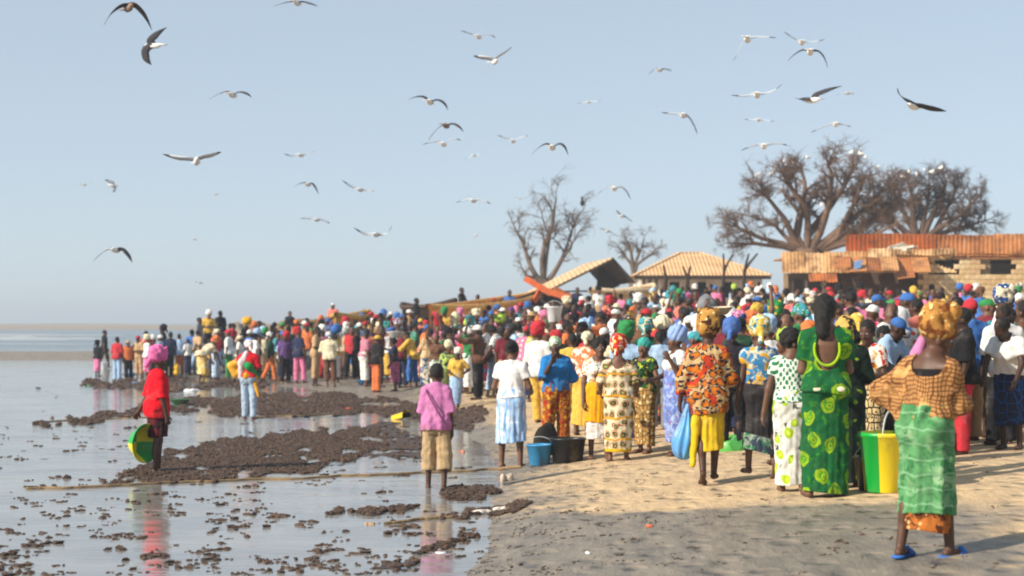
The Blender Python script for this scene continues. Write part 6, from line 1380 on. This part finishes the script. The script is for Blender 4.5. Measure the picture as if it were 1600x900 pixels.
# named figures: px, foot, head, kind, heading, top, bottom, headwear, label
N_ = None
NAMED = [
 (163, 576, 513, 'man_walking', 60, 'black', 'black', ('hair', N_), 'person all in black striding at the far left edge of the shore'),
 (183, 594, 522, 'man_standing', 20, 'red', 'light blue', ('hair', N_), 'person in a red shirt and light blue trousers at far left'),
 (201, 592, 528, 'man_standing', 150, 'orange', 'black', ('hat', 'tan'), 'person in an orange shirt with tan hat at far left'),
 (218, 592, 520, 'man_arms_folded', 200, 'tan', 'tan', ('cap', 'red'), 'person all in tan with a red cap at far left'),
 (238, 588, 522, 'woman_standing', 100, 'grey', 'black', ('wrap', 'white'), 'person in grey with a white headwrap just behind the pink headwrap'),
 (263, 592, 514, 'man_standing', 0, 'navy', 'black', ('hair', N_), 'person in navy right of the pink headwrap at the shore'),
 (281, 586, 518, 'man_standing', 340, 'light blue', 'orange', ('hair', N_), 'person in a light blue shirt and orange trousers at the shore'),
 (293, 588, 526, 'woman_standing', 320, 'white', 'navy', ('hair', N_), 'person in a white blouse and navy skirt at the shore'),
 (308, 586, 513, 'man_walking', 40, 'tan', 'light blue', ('hair', N_), 'person in a tan shirt and light blue trousers at the shore'),
 (331, 588, 533, 'woman_bending', 300, 'yellow', 'navy', ('hair', N_), 'person in yellow and navy bending at the shore'),
 (365, 566, 502, 'man_walking', 90, 'red', 'grey', ('hair', N_), 'person in a red shirt behind the wader'),
 (404, 590, 522, 'man_standing', 10, 'black', 'black', ('hair', N_), 'person all in black right behind the wader'),
 (419, 588, 518, 'woman_walking', 330, 'olive', 'brown', ('hair', N_), 'person in an olive top and brown skirt right of the wader'),
 (439, 598, 527, 'woman_walking', 350, 'light blue', 'navy', ('hair', N_), 'person in a pale blue blouse and navy skirt by the water'),
 (460, 578, 510, 'man_standing', 10, 'dark green', 'dark green', ('hair', N_), 'person all in dark green before the net heaps'),
 (478, 578, 507, 'man_standing', 0, 'orange', 'grey', ('hair', N_), 'person in an orange shirt and grey trousers before the net heaps'),
 (500, 592, 516, 'woman_standing', 0, 'white', 'white', ('wrap', 'white'), 'person all in white with a white headwrap by the water'),
 (517, 605, 513, 'man_arms_folded', 0, 'cream', 'brown', ('wrap', 'white'), 'person in a cream shirt and brown trousers at the water'),
 (541, 592, 512, 'woman_walking', 60, 'tan', 'brown', ('wrap', 'white'), 'person in a tan top with white headwrap by the tan sack'),
 (556, 590, 515, 'man_standing', 300, 'grey', 'black', ('wrap', 'dark green'), 'person in grey with dark green headwrap at the water'),
 (582, 604, 543, 'woman_standing', 10, 'red', 'maroon', ('hair', N_), 'child in a red dress beside the blue basin'),
 (601, 586, 512, 'woman_standing', 340, 'pink', 'navy', ('hair', N_), 'person in a hot pink top before the yellow dress'),
 (613, 594, 540, 'woman_standing', 200, 'yellow', 'yellow', ('wrap', 'yellow'), 'child all in yellow beside the red dress child'),
 (630, 592, 520, 'woman_standing', 160, 'pink', 'cream', ('wrap', 'purple'), 'person in pink top and cream skirt at the water edge'),
 (640, 594, 524, 'woman_standing', 190, 'brown', 'black', ('hair', N_), 'person in a long brown top left of the green one'),
 (655, 590, 512, 'man_standing', 20, 'orange', 'maroon', ('hair', N_), 'person in a bright orange top and maroon trousers above the boy'),
 (667, 594, 518, 'woman_standing', 150, 'green', 'black', ('hair', N_), 'person in a green top and black skirt above the boy'),
 (698, 640, 532, 'woman_walking', 160, 'lime', 'olive', ('wrap', 'cream'), 'woman in a pale lime top and cream headwrap right of the boy'),
 (710, 640, 540, 'woman_akimbo', 185, 'yellow', 'light blue', ('wrap', 'white'), 'woman in a yellow top and white headwrap right of the boy'),
 (743, 612, 510, 'woman_walking', 10, 'tan', 'light blue', ('wrap', 'coral'), 'person with tan top and pale blue skirt walking away left of the white shirt'),
 (773, 606, 512, 'man_standing', 350, 'black', 'grey', ('hair', N_), 'person in black top and grey trousers left of the white shirt'),
 (798, 600, 507, 'woman_standing', 20, 'orange', 'orange', ('wrap', 'brown'), 'person all in orange just behind the bun of the white shirt'),
 (820, 628, 502, 'woman_standing', 10, 'pink', 'tan', ('cap', 'red'), 'person in a pink top and tan skirt right of the white shirt'),
 (848, 660, 502, 'man_standing', 20, 'white', 'yellow', ('wrap', 'red'), 'person in white and yellow behind the blue blouse'),
 (908, 680, 508, 'woman_standing', 20, 'orange', 'yellow', ('wrap', 'cream'), 'person in orange top and yellow skirt between blue blouse and yellow wrapper'),
 (893, 676, 512, 'man_arms_folded', 0, 'yellow', 'yellow', ('hair', N_), 'person all in yellow right behind the blue blouse'),
 (985, 690, 503, 'man_standing', 10, 'light blue', 'navy', ('wrap', 'green'), 'person in a light blue shirt and green headwrap behind the cream dress'),
 (1030, 672, 508, 'man_standing', 0, 'light blue', 'grey', ('hair', N_), 'man in a long pale blue shirt between turquoise headscarf and blue wrap'),
 (1085, 690, 508, 'woman_standing', 300, 'red', 'navy', ('wrap', 'turquoise'), 'person in a red top and turquoise headwrap left of the orange tunic'),
 (1222, 726, 507, 'woman_standing', 250, 'coral', 'turquoise', ('wrap', 'lime'), 'person in a coral top and lime headwrap left of the lime dotted skirt'),
 (1204, 700, 492, 'woman_standing', 350, 'white', 'blue', ('wrap', 'light blue'), 'person in white top, blue skirt and light blue headwrap behind the charcoal skirt'),
 (1262, 740, 486, 'woman_one_arm_up', 20, 'turquoise', 'dark green', ('wrap', 'orange'), 'person in a turquoise top with orange headwrap left of the open backed dress'),
 (1340, 700, 478, 'woman_standing', 10, 'lime', 'black', ('wrap', 'yellow'), 'person in a lime top behind the dark green wrap blackened for shade'),
 (1386, 706, 500, 'woman_standing', 210, 'navy', 'black', ('hair', N_), 'person in navy with black hair left of the golden brocade headwrap'),
 (1400, 716, 482, 'woman_bending', 280, 'black', 'black', ('wrap', 'black'), 'person all in black bending left of the basket weave top'),
 (1410, 690, 466, 'woman_standing', 10, 'grey', 'black', ('veil', 'white'), 'person in a white veil left of the golden brocade headwrap')]
CROWD = 0
def name_crowd(px, foot, head, kind, hd, top, bot, hw, lb):
    global CROWD
    X, D, z = stand(px, foot); h = (foot - head) / FPX * D; h = min(max(h / 1.05, .95), 1.85)
    pat = rng.choice([None, None, 0, 1, 2]) if kind.startswith('woman') and top not in ('black', 'white', 'navy') and 'child' not in lb and 'all in' not in lb and px > 560 else None
    add_person(kind, (X, D, z - .01), hd, top, bot, hw, h, lb, pat); mark(px, head, foot, D); CROWD += 1
for q in NAMED: name_crowd(*q)
# people standing or sitting on the mound, boats and heaps: px, foot row, head row, distance
ON = [(345, 545, 481, 70.5, 'man_standing', 20, 'black', 'navy', ('hair', N_), 'person all in black standing on the sand mound'), (325, 548, 484, 70.0, 'man_arms_folded', 160, 'yellow', 'black', ('wrap', 'white'), 'person in a yellow vest and white headwrap on the sand mound'),
      (312, 556, 498, 69.0, 'man_standing', 100, 'grey', 'grey', ('hair', N_), 'person in grey at the left foot of the sand mound'),
      (452, 507, 486, 81.5, 'person_seated', 160, 'black', 'black', ('hair', N_), 'person in black seated on top of the net heaps'), (520, 515, 486, 80, 'man_standing', 200, 'coral', 'black', ('cap', 'white'), 'person in coral with white cap at the right end of the net heaps'),
      (650, 493, 463, 75.5, 'man_standing', 90, 'black', 'black', ('hair', N_), 'person in black standing at the left end of the dark pirogue'), (574, 520, 482, 74, 'woman_standing', 10, 'red', 'white', ('hair', N_), 'person in red standing by the small yellow pirogue'),
      (722, 484, 449, 71.0, 'person_seated', 120, 'black', 'black', ('hair', N_), 'person in black seated on the low end of the orange pirogue'), (746, 486, 460, 71.6, 'person_seated', 200, 'grey', 'black', ('hair', N_), 'person in grey seated on the middle of the orange pirogue'),
      (773, 488, 465, 72.2, 'person_seated', 160, 'coral', 'grey', ('wrap', 'red'), 'person with a red headwrap seated on the orange pirogue'), (795, 480, 453, 72.6, 'person_seated', 180, 'blue', 'blue', ('hair', N_), 'person in blue seated on the high end of the orange pirogue'),
      (900, 480, 446, 71.5, 'man_standing', 180, 'navy', 'navy', ('hair', N_), 'person in navy standing left of the cream pirogue'), (937, 484, 446, 69, 'woman_standing', 160, 'white', 'tan', ('wrap', 'black'), 'person in white standing in front of the cream pirogue')]
for px, ft, hd_, D, k, hd, a, b, hw, lb in ON:
    X = px2x(px, D); h = (ft - hd_) / FPX * D; z = row2z(ft, D)
    if k == 'person_seated': h = 1.65; z = row2z(hd_, D) - 1.24
    elif 'mound' in lb: h = 1.68; z = gz(X, D)
    else: h = 1.66; z = row2z(hd_, D) - 1.72
    if 'pirogue' not in lb and k != 'person_seated': z = gz(X, D)
    add_person(k, (X, D, z), hd, a, b, hw, h, lb); CROWD += 1
# the packed crowd: from the near edge back, keeping whoever still shows
def front(px): return float(np.interp(px, [380, 470, 560, 640, 700, 760, 850, 950, 1050, 1130, 1200, 1280, 1380, 1480, 1700], [66, 62, 58, 54, 50, 43, 36, 31.5, 30, 26, 25, 23, 21.5, 21.5, 22.5]))
cand = []
for i in range(9000):
    px = rng.uniform(150, 1665); d0 = front(px);
    if px < 395 and rng.random() > .22 + (px > 330) * .3: continue
    d0 -= (rng.random() ** 3 * 8 if px < 760 else rng.random() ** 4 * 2.5); D = d0 + (96 - d0) * rng.random() ** 1.35
    if px < 560 and D > 78: continue
    if px < 395 and (D > 74 or D < 57): continue
    cand.append((D, px))
cand.sort(); put = []; REST = []; LIMIT = 296
for D, px in cand:
    X = px2x(px, D)
    if 880 < px < 1030 and 68 < D < 75: continue
    if 640 < px < 850 and 64.5 < D < 79: continue
    if px > 1215 and D > 68: continue
    if D > 90 and 985 < px < 1215: continue
    if any((X - a) ** 2 + (D - b) ** 2 < (.5 if D < 45 else .58) ** 2 for a, b in put[-160:]): continue
    z = gz(X, D)
    if z < .02 and px > 640: continue
    if px < 395 and any(abs(px - q[0]) < 5 for q in NAMED): continue
    k = rng.choices(KINDS_[:15], [5, 4, 2.2, 3, 4, .8, 6, 2.5, 2, 4, 7, 3, 3, 6, 4])[0]; h = rng.gauss(1.67 if k[0] == 'm' else 1.60, .085)
    if rng.random() < .07: h *= .78
    head = 503 - (z + h * 1.03 - CAMZ) / D * FPX; foot = 503 - (z - CAMZ) / D * FPX
    if head < np.interp(px, [150, 395, 520, 600, 700, 850, 930, 1050, 1200, 1660], [515, 502, 491, 484, 480, 470, 460, 447, 441, 436]) + rng.uniform(-5, 9): continue
    v = seen(px, head, D)
    if v < .36: continue
    # heads of the named figures are kept clear
    if any(abs(px - q[0]) < 14 + FPX / D * .2 and stand_D > D and head < q[1] + 20 for q, stand_D in ()): continue
    top = rng.choice(TOPS); bot = rng.choice(TOPS); hw = rng.choice(HEADS)
    if k[0] == 'm' and hw[0] == 'wrap' and rng.random() < .55: hw = rng.choice([('hair', None), ('cap', 'white'), ('cap', 'red'), ('hair', None), ('cap', 'blue')])
    pat = rng.randrange(4) if k[0] == 'w' and rng.random() < .42 else None
    lower = seen(px, head + .9 * FPX / D, D, .5, .12) > .6
    mark(px, head, foot, D); put.append((X, D)); hd = rng.choice([rng.gauss(0, 40), rng.gauss(180, 45), rng.uniform(0, 360), rng.gauss(-80, 30), rng.gauss(80, 30)])
    if CROWD >= LIMIT: REST.append((k, X, D, z, hd, top, bot, hw, h)); continue
    for t in range(400):
        lb = auto_label(top, bot, hw, px, D, pat, lower)
        if lb not in USED: break
        top = rng.choice(TOPS); hw = rng.choice(HEADS) if t % 2 else hw
        if t > 40: pat = rng.choice([None, 0, 1, 2, 3])
    USED[lb] = 1
    o, _ = add_person(k, (X, D, z - .01), hd, top, bot, hw, h, lb, pat, rng.choice([None, None, 0, 1, 2, 3]) if k[0] == 'w' else None); CROWD += 1
    # loads on heads, for those with their arms up
    if k in ('woman_carrying',) or (k in ('woman_one_arm_up', 'woman_standing') and rng.random() < (.5 if 'up' in k else .05)):
        kd = rng.choice(['basin', 'basin', 'bundle', 'bucket', 'sack', 'bowl']); c = rng.choice(['white', 'white', 'light blue', 'red', 'yellow', 'green', 'grey', 'orange', 'cream', 'turquoise', 'tan', 'blue'])
        f = PR[k]['fig']; zt = z + (f.hc[2] + .125 * f.hs + (.09 if hw[0] == 'wrap' else .0)) * h / 1.7
        lb2 = f"{c} {kd} on the head of the {top} top, {zone(px, D)}"
        vessel(kd, (X, D, zt), CN[c], lb2, (rng.uniform(-4, 4), rng.uniform(-4, 4), rng.uniform(0, 360)), rng.uniform(.75, 1.0), 'loads carried on heads')
        m = FPX / D; mark(px, head - .3 * m, head, D)
def far_crowd(rest):
    protos = {}; V = []; Fc = []; Cc = []; o_ = 0
    low = {'w': Fig(bust=.5, h=.03, aL=((-.2, .1, -1), (.2, .6, -.4))), 'm': Fig(shw=.165, h=.03)}
    def arr(me):
        v = np.empty(len(me.vertices) * 3, np.float32); me.vertices.foreach_get('co', v); q = np.empty(len(me.loops), np.int32); me.loops.foreach_get('vertex_index', q); return v.reshape(-1, 3).astype(float), q.reshape(-1, 4)
    for k, f in low.items(): protos[k] = [arr(f.body()), arr(f.top(hem=f.P[2] - .1, sleeve=.8, loose=.03)), arr(f.skirt(hem=.25) if k == 'w' else f.pants())]
    hats = {k: arr(HATS[k]) for k in ('cropped_hair', 'headwrap', 'cap')}
    for (k, X, D, z, hd, top, bot, hw, h) in rest:
        s = k[0]; s = s if s in low else 'w'; f = low[s]; a = -R(hd); c, q = math.cos(a), math.sin(a); hk = {'hair': 'cropped_hair', 'wrap': 'headwrap'}.get(hw[0], 'cap'); hv, hf = hats[hk]
        hv = hv @ (f.H.T * f.hs) + f.hc
        for (v, fc), col in zip(protos[s] + [(hv, hf)], (SK[int(X * 7) % 5], CN[top], CN[bot], hx('#0d0b0a') if hw[0] == 'hair' else CN[hw[1]])):
            p = v * h / 1.7; p = np.stack([p[:, 0] * c - p[:, 1] * q + X, p[:, 0] * q + p[:, 1] * c + D, p[:, 2] + z], -1); V.append(p); Fc.append(fc + o_); o_ += len(p); Cc.append(np.tile(col, (len(p), 1)))
    me = mesh_np('crowd', np.concatenate(V), np.concatenate(Fc)); at_ = me.attributes.new('tint', 'FLOAT_COLOR', 'POINT'); at_.data.foreach_set('color', np.concatenate(Cc).astype(np.float32).ravel())
    t = NT('crowd_cloth'); dn = t.t.nodes.new('ShaderNodeAttribute'); dn.attribute_name = 'tint'; t.col(t.mix(t.math('MULTIPLY', t.step(t.noise(t.pos(), 4, 4), .4, .8), .35), dn.outputs['Color'], (.03, .025, .02))); t.bump(t.noise(t.pos(), 30, 3), .4, .02)
    tag(link('crowd', me, t.set(.85, .2)), kind='stuff')
if REST: far_crowd(REST)
print('crowd', CROWD, 'rest', len(REST), 'put', len(put))
# the white pail carried high in the middle of the crowd
D = 42; vessel('bucket', W(866, 503, D), hx('#dfe1e4'), 'big white pail carried high above the blue blouse', (0, 0, 0), (1.15, 1.15, 1.15), 'loads carried on heads')
add_person('woman_carrying', (px2x(866, D), D, row2z(503, D) - 1.66), 10, 'cream', 'brown', ('wrap', 'red'), 1.62, 'person in a cream top under the big white pail')
D = 68; X = px2x(386, D); z = gz(X, D); h = min(max(row2z(499, D) - z, 1.5), 1.8)
vessel('bundle', (X, D, z + h - .03), hx('#e0a81c'), 'yellow bundle carried on a head behind the wader', (0, 0, 0), .95, 'loads carried on heads')
add_person('man_standing', (X, D, z), 10, 'black', 'black', ('hair', None), h / 1.035, 'person in black under the yellow bundle behind the wader')

# ---------------------------------------------------------------- dusty sea air round everything
def haze():
    o = link('haze', boxm('haze', (30000, 14000, 32)), None); o.location = (0, 0, 13.5)
    m = bpy.data.materials.new('dusty_air'); m.use_nodes = True; nt = m.node_tree; nt.nodes.remove(nt.nodes['Principled BSDF'])
    v = nt.nodes.new('ShaderNodeVolumePrincipled'); v.inputs['Color'].default_value = (.80, .88, .98, 1); v.inputs['Density'].default_value = .0009; v.inputs['Anisotropy'].default_value = .15
    nt.links.new(v.outputs[0], nt.nodes['Material Output'].inputs['Volume']); o.data.materials.append(m); tag(o, kind='stuff')
haze()
